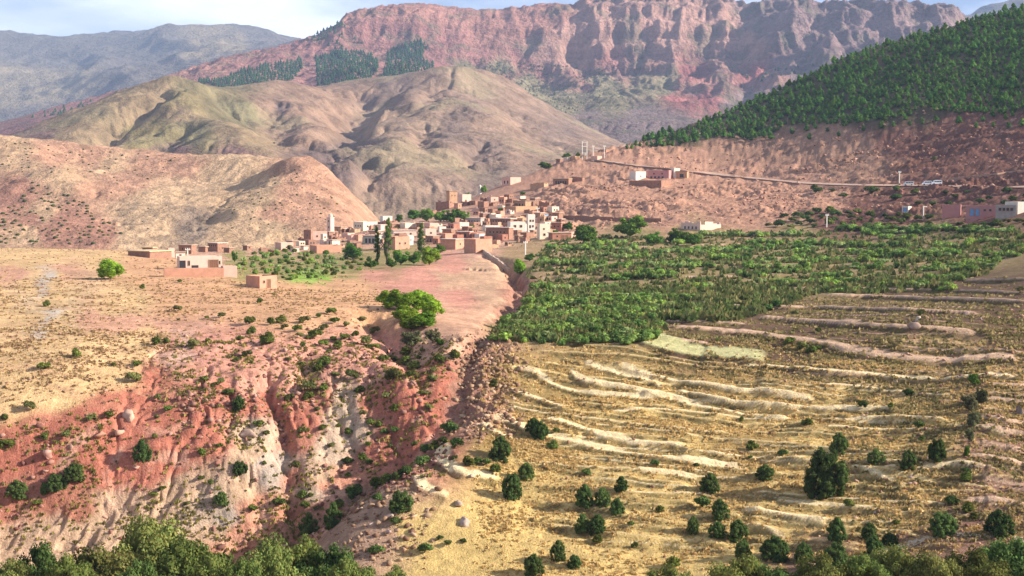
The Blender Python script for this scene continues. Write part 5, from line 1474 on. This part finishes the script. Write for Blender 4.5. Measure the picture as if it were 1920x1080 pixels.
def house(u, v, wl, wr, h, wall, label, L=(), Rr=(), style='slab', roof=None, cat='house', name='house', th=None, win=None, dmin=0.0, deep=None, group='houses of the village'):
    """corner nearest the viewer at pixel (u, v); wl / wr pixel widths of its left and right faces, h pixel height.
    L / Rr: openings on the left / right face as (kind, position 0..1, sill 0..1, width m, height m)"""
    if group == 'houses of the village' and u > 440: wl *= .95; wr *= .95
    P = near.hit(u, v, dmin); k = P.y / F
    if th is None: th = min(max(90.0 * wr / (wl + wr), 20), 70)
    t = R(th)
    la = wl * k / math.cos(t); lb = wr * k / math.sin(t); H = max(h * k, 1.2)
    la = max(la, .55 * lb) if deep is None else max(la, deep); lb = max(lb, .55 * la) if deep is None else max(lb, deep)
    la = min(la, 16); lb = min(lb, 18) if wr < 60 else lb
    root = link(name, None, loc=tuple(P)); tag(root, label, cat, group); root['px'] = (u, v)
    a = (-math.cos(t), math.sin(t)); b = (math.sin(t), math.cos(t))
    def pt(i, j, z): return (a[0] * i + b[0] * j, a[1] * i + b[1] * j, z)
    def prism(i0, i1, j0, j1, z0, z1):
        vv = [pt(i0,j0,z0), pt(i1,j0,z0), pt(i1,j1,z0), pt(i0,j1,z0), pt(i0,j0,z1), pt(i1,j0,z1), pt(i1,j1,z1), pt(i0,j1,z1)]
        return vv, [(0,1,2,3),(4,7,6,5),(0,4,5,1),(1,5,6,2),(2,6,7,3),(3,7,4,0)]
    wm = WALLS[wall]
    mb = MB()
    w = .35
    if style == 'ruin':             # roofless, walls of uneven height
        for (i0, i1, j0, j1, z) in ((0, la, 0, w, 1), (0, w, w, lb, .92), (la - w, la, w, lb, .7), (w, la - w, lb - w, lb, .8)):
            n = 5
            for q in range(n):
                f0, f1 = q / n, (q + 1) / n
                zz = H * z * random.uniform(.62, 1.0)
                if i1 - i0 > j1 - j0: mb.add(prism(i0 + (i1 - i0) * f0, i0 + (i1 - i0) * f1, j0, j1, -2.5, zz))
                else: mb.add(prism(i0, i1, j0 + (j1 - j0) * f0, j0 + (j1 - j0) * f1, -2.5, zz))
        link('wall', mb.mesh('wall', wm), root)
    else:
        mb.add(prism(0, la, 0, lb, -2.8, H - .002))
        if style == 'parapet':
            for (i0, i1, j0, j1) in ((0, la, 0, .3), (0, .3, .3, lb), (la - .3, la, .3, lb), (.3, la - .3, lb - .3, lb)):
                mb.add(prism(i0, i1, j0, j1, H, H + .45))
        link('wall', mb.mesh('wall', wm), root)
        rm = roof or random.choice((ROOF_E, ROOF_P, ROOF_E))
        if style == 'parapet':
            link('roof', MB().add(prism(.302, la - .302, .302, lb - .302, H + .002, H + .14)).mesh('roof', rm), root)
        else:
            o = .28
            link('roof', MB().add(prism(-o, la + o, -o, lb + o, H + .10, H + .36)).mesh('roof', rm), root)
            n = max(3, int(lb / 1.1)); bm_ = MB()
            for q in range(n):
                j = .2 + (lb - .4) * q / (n - 1)
                bm_.add(prism(-.22, la + .22, j - .08, j + .08, H, H + .098))
            link('roof_beams', bm_.mesh('roof_beams', TIMBER), root)
    for side, ops in (('L', L), ('R', Rr)):
        for (kind, p, sill, ww, hh) in ops:
            me = {'w': WIN, 'W': WINW, 'd': DOOR, 'b': DOORB, 'o': OPEN}[kind]
            nm = {'w': 'window', 'W': 'window', 'd': 'door', 'b': 'door', 'o': 'opening_shade'}[kind]
            if win: me = win if nm == 'window' else me
            if side == 'L': x, y, _ = pt(la * p, 0, 0); ang = -t
            else: x, y, _ = pt(0, lb * p, 0); ang = R(90) - t
            # outward normals: left face -> (-sin t, -cos t); right face -> (cos t, -sin t)
            ang = math.atan2(-math.sin(t), -math.cos(t)) if side == 'L' else 0
            nx, ny = (-math.sin(t), -math.cos(t)) if side == 'L' else (math.cos(t), -math.sin(t))
            o = link(nm, me, root, loc=(x + nx * .012, y + ny * .012, H * sill), scale=(ww, 1, min(hh, H * .92)))
            o.rotation_euler = (0, 0, math.atan2(nx, -ny))
    return root
def ops(kind, n, sill, w, h, a=.12, b=.88):
    return [(kind, a + (b - a) * (i + .5) / n, sill, w, h) for i in range(n)]

house(281,484,50,30,11,'brown','long low mud building with straw roof at the left end of the village', roof=ROOF_S)
house(316,482,6,10,14,'pink','narrow pink block touching the long low straw roofed building', style='parapet')
house(286,472,21,4,5,'brown','low hut with dark openings on top of the straw roofed building', L=ops('o',3,.2,1.0,.7), roof=ROOF_S)
house(359,476,26,6,15,'brown','tall dark brown house behind the terrace house', L=ops('w',2,.45,.7,.8))
house(330,485,2,16,11,'white','small white hut behind the left of the terrace house', Rr=ops('w',1,.4,.6,.6))
house(408,472,22,14,15,'brown','dark two storey house with a white right wall', L=ops('w',4,.62,.7,.8), Rr=ops('w',1,.3,.7,.8))
house(385,473,14,3,9,'brown','low dark annex left of the house with a white right wall')
house(450,466,9,8,10,'grey','small grey hut left of the cream walled barn', style='ruin')
house(487,466,25,31,15,'cream','barn with dark left side and long cream right wall', Rr=ops('o',1,.05,.8,1.6,.1,.5))
house(527,469,15,22,12,'pink','pink house right of the cream walled barn', style='parapet')
house(337,505,3,74,20,'pale','pale pink terrace house with a brown double door', Rr=[('o',.07,.02,1.4,2.0),('w',.22,.3,.5,1.3),('o',.36,.08,1.6,.7),('d',.80,.0,2.4,2.2),('w',.93,.4,.7,.9)], style='parapet', th=70, deep=5)
house(308,519,2,106,11,'salmon','salmon retaining wall in front of the terrace house', th=74, style='parapet', deep=2.5, cat='retaining wall', name='retaining_wall', group='garden walls')
house(419,519,3,23,16,'pink','bright pink yard wall at the right end of the terrace house', th=68, style='parapet', deep=3, cat='yard wall', name='yard_wall', group='garden walls')
house(487,541,33,29,19,'salmon','pink house with a long dark left wall standing lowest on the left hill', Rr=[('d',.52,.0,1.0,2.0),('w',.25,.5,.5,.6)], style='parapet')
house(583,455,15,3,22,'brown','dark tower house at the left end of the minaret quarter', style='parapet', L=ops('w',1,.55,.6,.8))
house(570,456,13,4,12,'brown','roofless dark hut left of the dark tower house', style='ruin')
house(586,452,3,28,16,'pink','pinkish house with two small windows left of the minaret', Rr=ops('w',2,.45,.8,.8), style='parapet')
house(595,440,2,20,13,'white','white upper house touching the left of the minaret', style='parapet')
house(639,438,14,8,12,'orange','orange and dark house right of the minaret', L=ops('o',1,.1,.9,1.6))
house(665,437,12,10,10,'orange','low orange hut right of the minaret house', style='ruin')
house(681,433,22,26,15,'cream','cream walled house behind the tallest poplar', L=ops('w',3,.5,.7,.8), Rr=ops('w',2,.45,.8,.8), style='parapet')
house(660,421,3,20,6,'cream','low cream walled hut on the upper row behind the minaret', style='parapet')
house(694,414,28,10,7,'brown','long dark low house of the upper row with many openings', L=ops('o',6,.25,.6,1.0))
house(718,416,7,18,15,'white','white house at the left end of the upper tree grove', style='parapet', Rr=ops('w',1,.5,.7,.8))
house(594,475,19,46,12,'salmon','long low salmon house left of the round dark tree', style='parapet')
house(623,461,13,14,10,'cream','small cream house above the long low salmon house', L=ops('o',1,.1,.9,1.5))
house(706,458,28,8,15,'sage','grey green house with dark openings behind the poplars', L=ops('o',3,.15,.9,1.7))
house(704,442,14,8,8,'orange','small yellowish hut above the grey green house')
house(741,469,24,27,23,'salmon','tall salmon house between the poplars', Rr=ops('w',2,.45,.7,.8), style='parapet')
house(766,460,7,9,16,'white','narrow white house right of the tall salmon house', Rr=ops('W',1,.5,.7,.8), style='parapet')
house(738,446,4,44,13,'pale','long pale wall house above the tall salmon house', Rr=ops('w',3,.45,.7,.7), style='slab')
house(798,444,5,21,13,'pale','pale house right of the third poplar', style='parapet', Rr=ops('w',1,.4,.7,.8))
house(824,436,4,13,9,'white','small white hut above the yellow green tree', style='parapet')
house(854,468,31,18,18,'salmon','brown sided house left of the big salmon wall', Rr=ops('w',1,.45,.7,.7))
house(892,475,24,32,24,'salmon','big plain salmon house at the head of the gully', style='parapet')
house(899,452,10,10,11,'white','small white hut above the big plain salmon house', style='parapet')
house(954,449,46,8,21,'brown','largest dark brown house left below the white house', L=ops('w',5,.55,.7,.8), style='slab')
house(910,433,3,28,8,'white','white parapet house above the largest dark brown house', Rr=ops('w',3,.35,.8,.8), style='parapet')
house(880,446,26,6,10,'red','low dark red house left of the white parapet house', L=ops('o',2,.1,.9,1.4))
house(957,436,4,30,18,'white','white house with two square dark windows in the village centre', Rr=ops('w',2,.5,1.1,1.1,.1,.9), style='parapet')
house(985,434,16,4,12,'cream','cream house squeezed between the white house and the white tower house', style='parapet')
house(990,436,3,14,32,'white','tall white tower house in the village centre', Rr=[('w',.35,.62,.7,.9),('w',.72,.62,.7,.9),('o',.3,.25,.7,1.2),('w',.7,.3,.7,.9)], style='parapet')
house(1012,449,5,21,27,'cream','tall cream house with a dark window at the orchard edge', Rr=[('w',.45,.25,.9,.9),('w',.4,.66,.6,.7)], style='parapet')
house(1052,434,18,6,15,'red','red house behind the tall cream house', L=ops('w',2,.5,.7,.8))
house(1036,450,3,38,12,'red','low red house with doors at the orchard edge', Rr=[('d',.55,0,1.1,1.8),('d',.75,0,1.1,1.8),('w',.25,.4,.8,.8)])
house(957,422,41,24,11,'brown','long dark row house under the two parked cars', L=ops('w',6,.45,.8,.9), roof=ROOF_P)
house(901,423,29,7,13,'grey','grey house with dark openings above the low dark red house', L=ops('o',4,.3,.8,1.2), roof=ROOF_P)
house(930,411,12,10,7,'cream','small cream hut above the long dark row house', style='parapet')
house(967,398,21,44,9,'orange','wide low orange yard above the village', style='parapet', th=55)
house(985,389,22,26,11,'orange','orange house standing in the wide low yard', L=ops('o',3,.2,.8,1.2), style='slab')
house(1030,386,18,9,9,'brown','roofless dark hut right of the orange yard house', style='ruin')
house(842,391,27,8,17,'brown','dark ruined house at the foot of the tall orange tower', style='ruin')
house(843,389,7,15,30,'orange','tall orange mud tower above the upper grove', Rr=ops('w',2,.7,.5,.7))
house(867,382,9,17,16,'pale','pale house with a dark door right of the orange tower', Rr=[('d',.4,.05,1.0,1.8)], style='parapet')
house(957,347,17,21,13,'pink','pink house with a dark left side on the skyline', L=ops('o',2,.2,1.0,1.6), style='parapet')
house(1020,351,27,9,10,'orange','ruined mud house left of the colonnaded house', style='ruin')
house(1066,347,30,8,11,'brown','mud house with five dark openings under the skyline', L=ops('o',5,.15,.9,1.6), roof=ROOF_S)
house(1092,340,26,5,10,'brown','dark roofless house behind the house with five openings', style='ruin')
house(1064,302,8,8,6,'pale','tiny pale hut left of the twin poles', style='parapet')
house(1050,305,8,6,6,'brown','tiny dark hut at the left end of the skyline huts')
house(1136,286,10,16,5,'salmon','tiny flat hut on the skyline below the pines')
house(1192,338,11,21,15,'white','white fronted house at the left of the hillside farm', Rr=ops('W',1,.4,.9,.9), style='parapet')
house(1254,335,41,10,14,'mauve','long mauve house of the hillside farm with a white end wall', L=ops('w',2,.55,.8,.9)+ops('o',4,.05,1.0,1.0,.2,.9), style='parapet')
house(1264,334,5,12,17,'white','white block at the right end of the mauve farmhouse', style='parapet')
house(1288,334,20,5,12,'orange','ochre shed right of the hillside farm', L=ops('o',1,.1,2.0,1.8), style='slab')
house(1240,353,71,24,13,'brown','long dark retaining block below the hillside farm', style='parapet', cat='retaining wall', name='retaining_wall', group='garden walls', L=ops('w',1,.5,.7,.7,.0,.2))
house(1313,433,33,46,20,'pale','roofless pale house with grey left side at the top of the orchard', style='ruin', L=ops('o',4,.15,.8,1.0))
house(1801,405,33,9,19,'mauve','plain pink house at the left of the roadside row', style='parapet')
house(1868,405,54,6,17,'mauve','long pink roadside house with two blue doors', L=[('b',.80,.0,1.3,2.4),('b',.42+.2,.0,1.3,2.4),('w',.38,.5,.9,.8),('w',.2,.5,.9,.8)], style='parapet', roof=ROOF_P)
house(1905,405,36,6,18,'grey','grey block house with a row of windows in the roadside row', L=ops('w',4,.5,1.0,1.1), style='parapet')
house(1908,402,2,20,21,'white','white house at the right end of the roadside row', style='parapet', deep=6)
house(1703,398,10,9,9,'white','little hut with a blue shutter above the orchard', L=[('b',.5,.1,1.6,1.5)], style='parapet')

house(430,474,12,6,8,'brown','small dark hut right of the house with a white right wall')
house(470,463,10,12,8,'pink','pinkish hut behind the cream walled barn', style='ruin')
house(548,462,14,10,9,'brown','low dark house left below the roofless dark hut')
house(607,461,10,18,9,'pale','pale low house under the pinkish house with two windows', style='parapet')
house(632,452,12,16,9,'brown','brown low house below the minaret', style='ruin')
house(652,448,14,12,9,'pink','pink low house right below the minaret', style='parapet')
house(672,452,16,12,10,'salmon','salmon hut left above the round dark tree', style='parapet')
house(690,446,12,12,9,'brown','brown roofless hut left above the grey green house', style='ruin')
house(646,428,14,12,7,'brown','dark low hut directly right of the top of the minaret')
house(714,433,16,14,10,'pale','pale hut behind the tops of the poplars', style='parapet')
house(735,429,14,16,9,'brown','brown hut below the white house of the upper grove', L=ops('o',1,.1,.9,1.4))
house(760,428,12,20,8,'cream','low cream house under the left of the upper grove', style='parapet')
house(782,432,18,10,8,'brown','dark low house below the middle of the upper grove', style='ruin')
house(806,428,12,16,8,'pink','pinkish low house below the right of the upper grove', style='parapet')
house(812,455,16,12,11,'brown','brown house right of the third poplar at its foot', L=ops('o',2,.1,.8,1.3))
house(835,450,14,16,10,'salmon','salmon hut above the brown sided house', style='parapet')
house(846,440,18,8,9,'brown','dark low house under the small white hut')
house(862,428,14,18,9,'pale','pale house left of the grey house with dark openings', style='parapet')
house(872,456,14,12,9,'brown','dark hut right of the brown sided house', style='ruin')
house(920,451,18,10,9,'brown','low dark yard between the white hut and the big brown house', style='ruin')
house(968,412,16,16,8,'orange','orange low house under the wide orange yard', style='ruin')
house(1000,400,18,14,8,'brown','dark low ruin right of the wide orange yard', style='ruin')
house(1010,420,14,22,9,'pink','pink low house right of the long dark row house', style='parapet')
house(1030,428,18,10,9,'brown','dark roofless house behind the tall white tower house', style='ruin')
house(1070,446,16,14,9,'pink','little pink house right of the low red house', style='parapet')
house(900,396,16,14,8,'pink','low pink ruin right of the pale house with a dark door', style='ruin')
house(925,386,12,12,7,'brown','small dark ruin among the rubble above the village', style='ruin')
house(812,402,14,8,9,'brown','dark hut behind the left of the upper grove', style='ruin')
house(790,404,10,10,7,'pale','pale hut behind the leftmost grove tree', style='parapet')
house(1120,300,12,10,6,'pink','tiny pink hut right below the thin pole', style='parapet')
house(1078,300,8,10,6,'orange','tiny orange hut under the twin poles', style='parapet')

# small houses packed between the named ones
fill = scatter([(455,468),(520,455),(590,436),(640,424),(720,408),(800,398),(850,388),(905,378),(960,372),(1010,382),(1060,410),(1075,432),(1050,452),(1000,452),(960,462),(890,470),(840,466),(760,452),(690,462),(600,474),(540,474),(470,474)], 5000, 13, G, 7)
taken = [(o['px'][0], o['px'][1]) for o in bpy.data.objects if 'px' in o]
fill = [p for p in fill if min(math.hypot(p[0] - a, (p[1] - b) * 1.7) for a, b in taken) > 10 and not (735 < p[0] < 885 and 392 < p[1] < 418)]
HL = [('the minaret',620,430),('the dark tower house',583,450),('the two tall poplars',716,450),('the third poplar',790,450),('the upper tree grove',825,402),('the tall orange tower',843,378),('the white house with square windows',970,427),('the tall white tower house',997,420),
      ('the tall cream house',1022,438),('the big plain salmon house',905,465),('the grey green house',695,450),('the cream walled barn',500,458),('the tall salmon house',752,458),('the wide orange yard',985,392),('the parked cars',1035,403),('the red house',1045,428),('the brown sided house',850,460),('the largest dark brown house',930,440),('the long low salmon house',615,468)]
hb = {}
for i, (u, v) in enumerate(fill):
    k = min(range(len(HL)), key=lambda q: math.hypot(HL[q][1] - u, HL[q][2] - v))
    hb.setdefault((k, place_words(u - HL[k][1], v - HL[k][2])), []).append((math.hypot(HL[k][1] - u, HL[k][2] - v), i))
fl = {}
for (k, words), lst in hb.items():
    for rank, (_, i) in enumerate(sorted(lst)): fl[i] = f"{ORD[rank]}closest {words} {HL[k][0]}"
for i, (u, v) in enumerate(fill):
    wall = random.choice(('brown','brown','red','pink','red','salmon','brown','orange','brown','pale','salmon','cream'))
    wn_ = {'brown':'brown mud','red':'dark red mud','pink':'pinkish','pale':'pale','salmon':'salmon','orange':'ochre','cream':'cream','grey':'grey'}[wall]
    st = random.choice(('slab','parapet','parapet','ruin'))
    house(u, v, random.uniform(6, 13), random.uniform(6, 15), random.uniform(5.5, 10), wall, f"small {wn_} {'ruin' if st == 'ruin' else 'house'} {fl[i]}", style=st, L=ops(random.choice('wo'), random.choice((1, 2)), .3, .7, .9) if random.random() < .6 else (), Rr=ops('w', random.choice((1, 2)), .4, .7, .8) if random.random() < .5 else ())

for u, v, w, h, lb in [(545,470,20,13,'low tree among the mud houses left of the dark tower house'),(612,478,16,11,'small tree at the right end of the long low salmon house'),(655,466,18,13,'small tree above the round dark tree'),
    (700,438,12,11,'little tree behind the two tall poplars'),(742,436,14,12,'little tree under the white house of the upper grove'),(812,440,18,14,'leafy tree between the third poplar and the white huts'),(826,474,26,20,'pale green tree right of the yellow green tree'),
    (846,418,16,14,'small tree under the right end of the upper grove'),(885,430,12,10,'tiny tree above the low dark red house'),(938,398,16,10,'small dark tree left of the wide orange yard'),(980,366,12,9,'tiny tree above the orange yard house'),(1042,440,14,11,'small tree between the cream house and the red house'),
    (1085,434,18,14,'small tree right of the little pink house'),(440,492,14,26,'narrow dark tree right of the terrace house')]:
    tree('leafy_tree', u, v, w, h, P_ROUND, lb, group='trees around the village and the ravine')

# minaret and marker tower
def tower(u, v, w, h, label, cat, name, mat):
    P = near.hit(u, v); k = P.y / F; W = w * k; H = h * k
    root = link(name, None, loc=tuple(P), rz=R(-38)); tag(root, label, cat)
    link('shaft', MB().box(-W/2, W/2, -W/2, W/2, -2, H * .80).mesh('shaft', mat), root)
    link('balcony', MB().box(-W*.58, W*.58, -W*.58, W*.58, H * .80 + .002, H * .83).mesh('balcony', mat), root)
    n, ring, Vv, Fc = 10, 5, [], []
    prof = [(.42, .83), (.42, .90), (.38, .95), (.24, .985), (.02, 1.0)]
    for r, z in prof:
        for q in range(n): Vv.append((r * W * math.cos(q * 2 * math.pi / n), r * W * math.sin(q * 2 * math.pi / n), z * H))
    for a in range(ring - 1):
        for q in range(n): Fc.append((a * n + q, a * n + (q + 1) % n, (a + 1) * n + (q + 1) % n, (a + 1) * n + q))
    link('dome', new_mesh('dome', Vv, Fc, mat), root)
    for z in (.35, .62):
        o = link('window', WIN, root, loc=(0, -W/2 - .012, H * z), scale=(W * .25, 1, W * .4))
    return root
tower(620,441,9.5,43,'pale pink minaret with a rounded top in the left of the village','minaret','minaret',WALLS['pale'])
tower(900,350,5,18,'slim white marker tower on the ridge left of the skyline house','tower','marker_tower',WALLS['white'])

# poles
def pole(u, v, h, label, twin=False, lamp=False):
    P = near.hit(u, v); k = P.y / F; H = h * k
    root = link('utility_pole', None, loc=tuple(P), rz=R(25)); tag(root, label, 'utility pole', 'poles')
    xs = (-.9 - .6, .9 + .6) if twin else (0,)
    for x in xs:
        link('post', MB().box(x - .16, x + .16, -.16, .16, -1, H).mesh('post', POLE), root)
    if twin:
        for z in (.93, .70, .35): link('crossbar', MB().box(-2.0, 2.0, -.30, -.165, H * z, H * z + .18).mesh('crossbar', POLE), root)
        link('transformer', MB().box(-.5, .5, -.95, -.31, H * .22, H * .34).mesh('transformer', WALLS['sage']), root)
    elif lamp:
        link('lamp_arm', MB().box(.165, 1.3, -.06, .06, H - .3, H - .15).box(.9, 1.6, -.13, .13, H - .42, H - .302).mesh('lamp_arm', POLE), root)
    else:
        link('crossbar', MB().box(-.8, .8, -.26, -.165, H - .6, H - .42).mesh('crossbar', POLE), root)
    for q in (-.6, 0, .6):
        if not lamp: link('insulator', MB().box(q - .06, q + .06, -.25, -.17, H - (.42 if not twin else .0) + .002, H + .02 + (.2 if twin else 0)).mesh('insulator', WHITE), root)
pole(1096,299,34,'twin post pylon with crossbars on the skyline', twin=True)
pole(1112,297,24,'thin pole just right of the twin post pylon')
pole(1133,297,24,'thin pole standing on the road right of the pylon')
pole(1686,346,25,'pole beside the parked blue and white van')
pole(1550,426,25,'pole at the top of the orchard near the middle')
pole(1731,413,27,'street lamp pole left of the roadside houses', lamp=True)
pole(352,487,22,'pole in front of the tall dark brown house')
pole(1008,409,20,'pole above the tall white tower house')
pole(985,478,26,'pole at the gully head below the tall cream house')

# vehicles
TYRE = solid('tyre', (.02, .02, .02), namt=0); GLASS = solid('car_glass', (.05, .07, .09), rough=.12, namt=0, spec=.6)
PAINTS = {'white': solid('white_car_paint', (.78, .80, .82), rough=.3, namt=0, spec=.5), 'blue': solid('pale_blue_car_paint', (.45, .62, .78), rough=.3, namt=0, spec=.5), 'silver': solid('silver_car_paint', (.55, .60, .66), rough=.3, namt=0, spec=.5)}
def vehicle(u, v, wpx, kind, paint, label, rz, stripe=False):
    P = near.hit(u, v); k = P.y / F
    Lg = 5.2 if kind == 'van' else 4.3; Wd = 1.9 if kind == 'van' else 1.7
    sc = wpx * k / Lg
    root = link(kind if kind == 'van' else 'car', None, loc=tuple(P), rz=rz, scale=sc); tag(root, label, kind, 'parked vehicles')
    if kind == 'van': prof = [(-2.6,.35),(-2.6,1.9),(-2.45,2.1),(1.1,2.15),(1.6,2.0),(2.15,1.2),(2.55,1.0),(2.6,.35)]
    else: prof = [(-2.1,.35),(-2.15,.85),(-1.9,.98),(-1.3,1.0),(-.85,1.45),(.35,1.47),(1.05,1.0),(1.95,.85),(2.15,.7),(2.15,.35)]
    n = len(prof); Vv = []
    for y, ins in ((-Wd/2, 0), (Wd/2, 0)):
        for x, z in prof: Vv.append((x, y * (1 if z < 1.05 else .88), z))
    Fc = [tuple(range(n)), tuple(range(2 * n - 1, n - 1, -1))] + [(q, (q + 1) % n + 0, (q + 1) % n + n, q + n) for q in range(n)]
    link('body', new_mesh('body', Vv, [f[::-1] for f in Fc], PAINTS[paint]), root)
    for x0, x1 in (((-2.3,-1.2),(-1.05,.1),(.25,1.3)) if kind == 'van' else ((-.95,-.25),(-.15,.6))):
        for y in (-Wd/2 * .95 - .03, Wd/2 * .95 - .03):
            link('side_window', MB().box(x0, x1, y, y + .06, 1.3 if kind == 'van' else 1.05, 1.85 if kind == 'van' else 1.36).mesh('side_window', GLASS), root)
    ws = [(1.68,-.7,1.95),(1.68,.7,1.95),(2.16,.8,1.25),(2.16,-.8,1.25)] if kind == 'van' else [(.42,-.62,1.45),(.42,.62,1.45),(1.06,.7,1.05),(1.06,-.7,1.05)]
    link('windscreen', new_mesh('windscreen', [(x + .03, y, z + .02) for x, y, z in ws], [(0,1,2,3)], GLASS), root)
    for x in (-1.6, 1.55) if kind == 'van' else (-1.3, 1.3):
        for y in (-Wd/2 - .02, Wd/2 - .16):
            Vv = []; Fc = []
            for yy in (y, y + .18):
                for q in range(12): Vv.append((x + .36 * math.cos(q * math.pi / 6), yy, .36 + .36 * math.sin(q * math.pi / 6)))
            Fc = [tuple(range(12)), tuple(range(23, 11, -1))] + [(q, (q + 1) % 12, (q + 1) % 12 + 12, q + 12) for q in range(12)]
            w_ = link('wheel', new_mesh('wheel', Vv, Fc, TYRE), root)
    if stripe: link('side_stripe', MB().box(-2.5, 1.9, -Wd/2 - .02, -Wd/2 + .02, .75, 1.05).mesh('side_stripe', BLUE), root)
    if kind == 'van' and not stripe: link('roof_rack', MB().box(-2.2, .9, -.7, -.64, 2.18, 2.3).box(-2.2, .9, .64, .7, 2.18, 2.3).box(-2.2, -2.14, -.639, .639, 2.18, 2.3).box(.84, .9, -.639, .639, 2.18, 2.3).mesh('roof_rack', WHITE), root)
vehicle(1703,348,19,'van','white','white van with a blue side stripe parked beside the pole', R(172), stripe=True)
vehicle(1738,347,18,'van','white','white van with a roof rack, left one of the touching pair', R(176))
vehicle(1756,346,19,'van','white','white van with a roof rack, right one of the touching pair', R(180))
vehicle(1024,406,15,'car','blue','pale blue car parked left above the long dark row house', R(12))
vehicle(1047,407,15,'car','silver','silver car parked right above the long dark row house', R(8))

# dirt roads laid on their benches
ROADM = solid('road_dirt', (.47, .31, .23), nscale=.7, namt=.18); PATHM = solid('path_dirt', (.44, .35, .26), nscale=1.2, namt=.2)
for (P, half), nm, mat in zip(road_paths, ('dirt_road', 'village_road', 'footpath'), (ROADM, ROADM, PATHM)):
    Vv, Fc = [], []
    for i, p in enumerate(P):
        q = P[min(i + 1, len(P) - 1)] - P[max(i - 1, 0)]; nrm = Vector((-q.y, q.x, 0)).normalized()
        hw = half * .8
        for sgn in (-1, -.4, .4, 1):
            x, y = p.x + nrm.x * hw * sgn, p.y + nrm.y * hw * sgn
            Vv.append((x, y, max(near.height(x, y), p.z - .15) + .05))
    for i in range(len(P) - 1):
        for q in range(3): Fc.append((4 * i + q, 4 * i + q + 1, 4 * i + q + 5, 4 * i + q + 4))
    tag(link(nm, new_mesh(nm, Vv, Fc, mat, smooth_shade=True)), kind='structure')

# dry stone walls along the road cut and the gully head
def dry_wall(line, hgt, label, mat):
    P = path(line, 4); mb = MB()
    root = link('stone_wall', None, loc=tuple(P[0])); tag(root, label, 'stone wall', 'dry stone walls')
    for i in range(len(P) - 1):
        a, b = P[i] - P[0], P[i + 1] - P[0]; e = b - a; n = Vector((-e.y, e.x, 0)).normalized() * .3
        h0, h1 = hgt * random.uniform(.8, 1.1), hgt * random.uniform(.8, 1.1)
        vv = [a - n, b - n, b + n, a + n]
        mb.add(([(p.x, p.y, p.z - 1.2) for p in vv] + [(vv[0].x, vv[0].y, a.z + h0), (vv[1].x, vv[1].y, b.z + h1), (vv[2].x, vv[2].y, b.z + h1), (vv[3].x, vv[3].y, a.z + h0)],
                [(0,3,2,1),(4,5,6,7),(0,1,5,4),(1,2,6,5),(2,3,7,6),(3,0,4,7)]))
    link('stonework', mb.mesh('stonework', mat), root)
M_WALL = solid('dry_stone', (.27, .16, .115), nscale=2.2, namt=.4, bump=.8)
dry_wall([(1115,302),(1150,307),(1200,314),(1250,318),(1290,323)], .8, 'dark dry stone wall under the upper road from the pylon to the farm', M_WALL)
dry_wall([(1300,326),(1400,336),(1500,346)], .7, 'dark dry stone wall under the road right of the hillside farm', M_WALL)
dry_wall([(1035,409),(1080,411),(1150,414),(1240,417)], 1.5, 'long dry stone wall under the village road above the orchard', M_WALL)
dry_wall([(905,473),(920,484),(935,495),(955,512)], 1.3, 'pale broken stone wall at the head of the gully', solid('pale_stone', (.46, .34, .26), nscale=2, namt=.35, bump=.6))
dry_wall([(1780,338),(1850,330),(1930,321)], .8, 'low stone edge of the upper road on the right', solid('edge_stone', (.40, .25, .18), nscale=2, namt=.3))
for o in bpy.data.objects:
    if 'px' in o: del o['px']
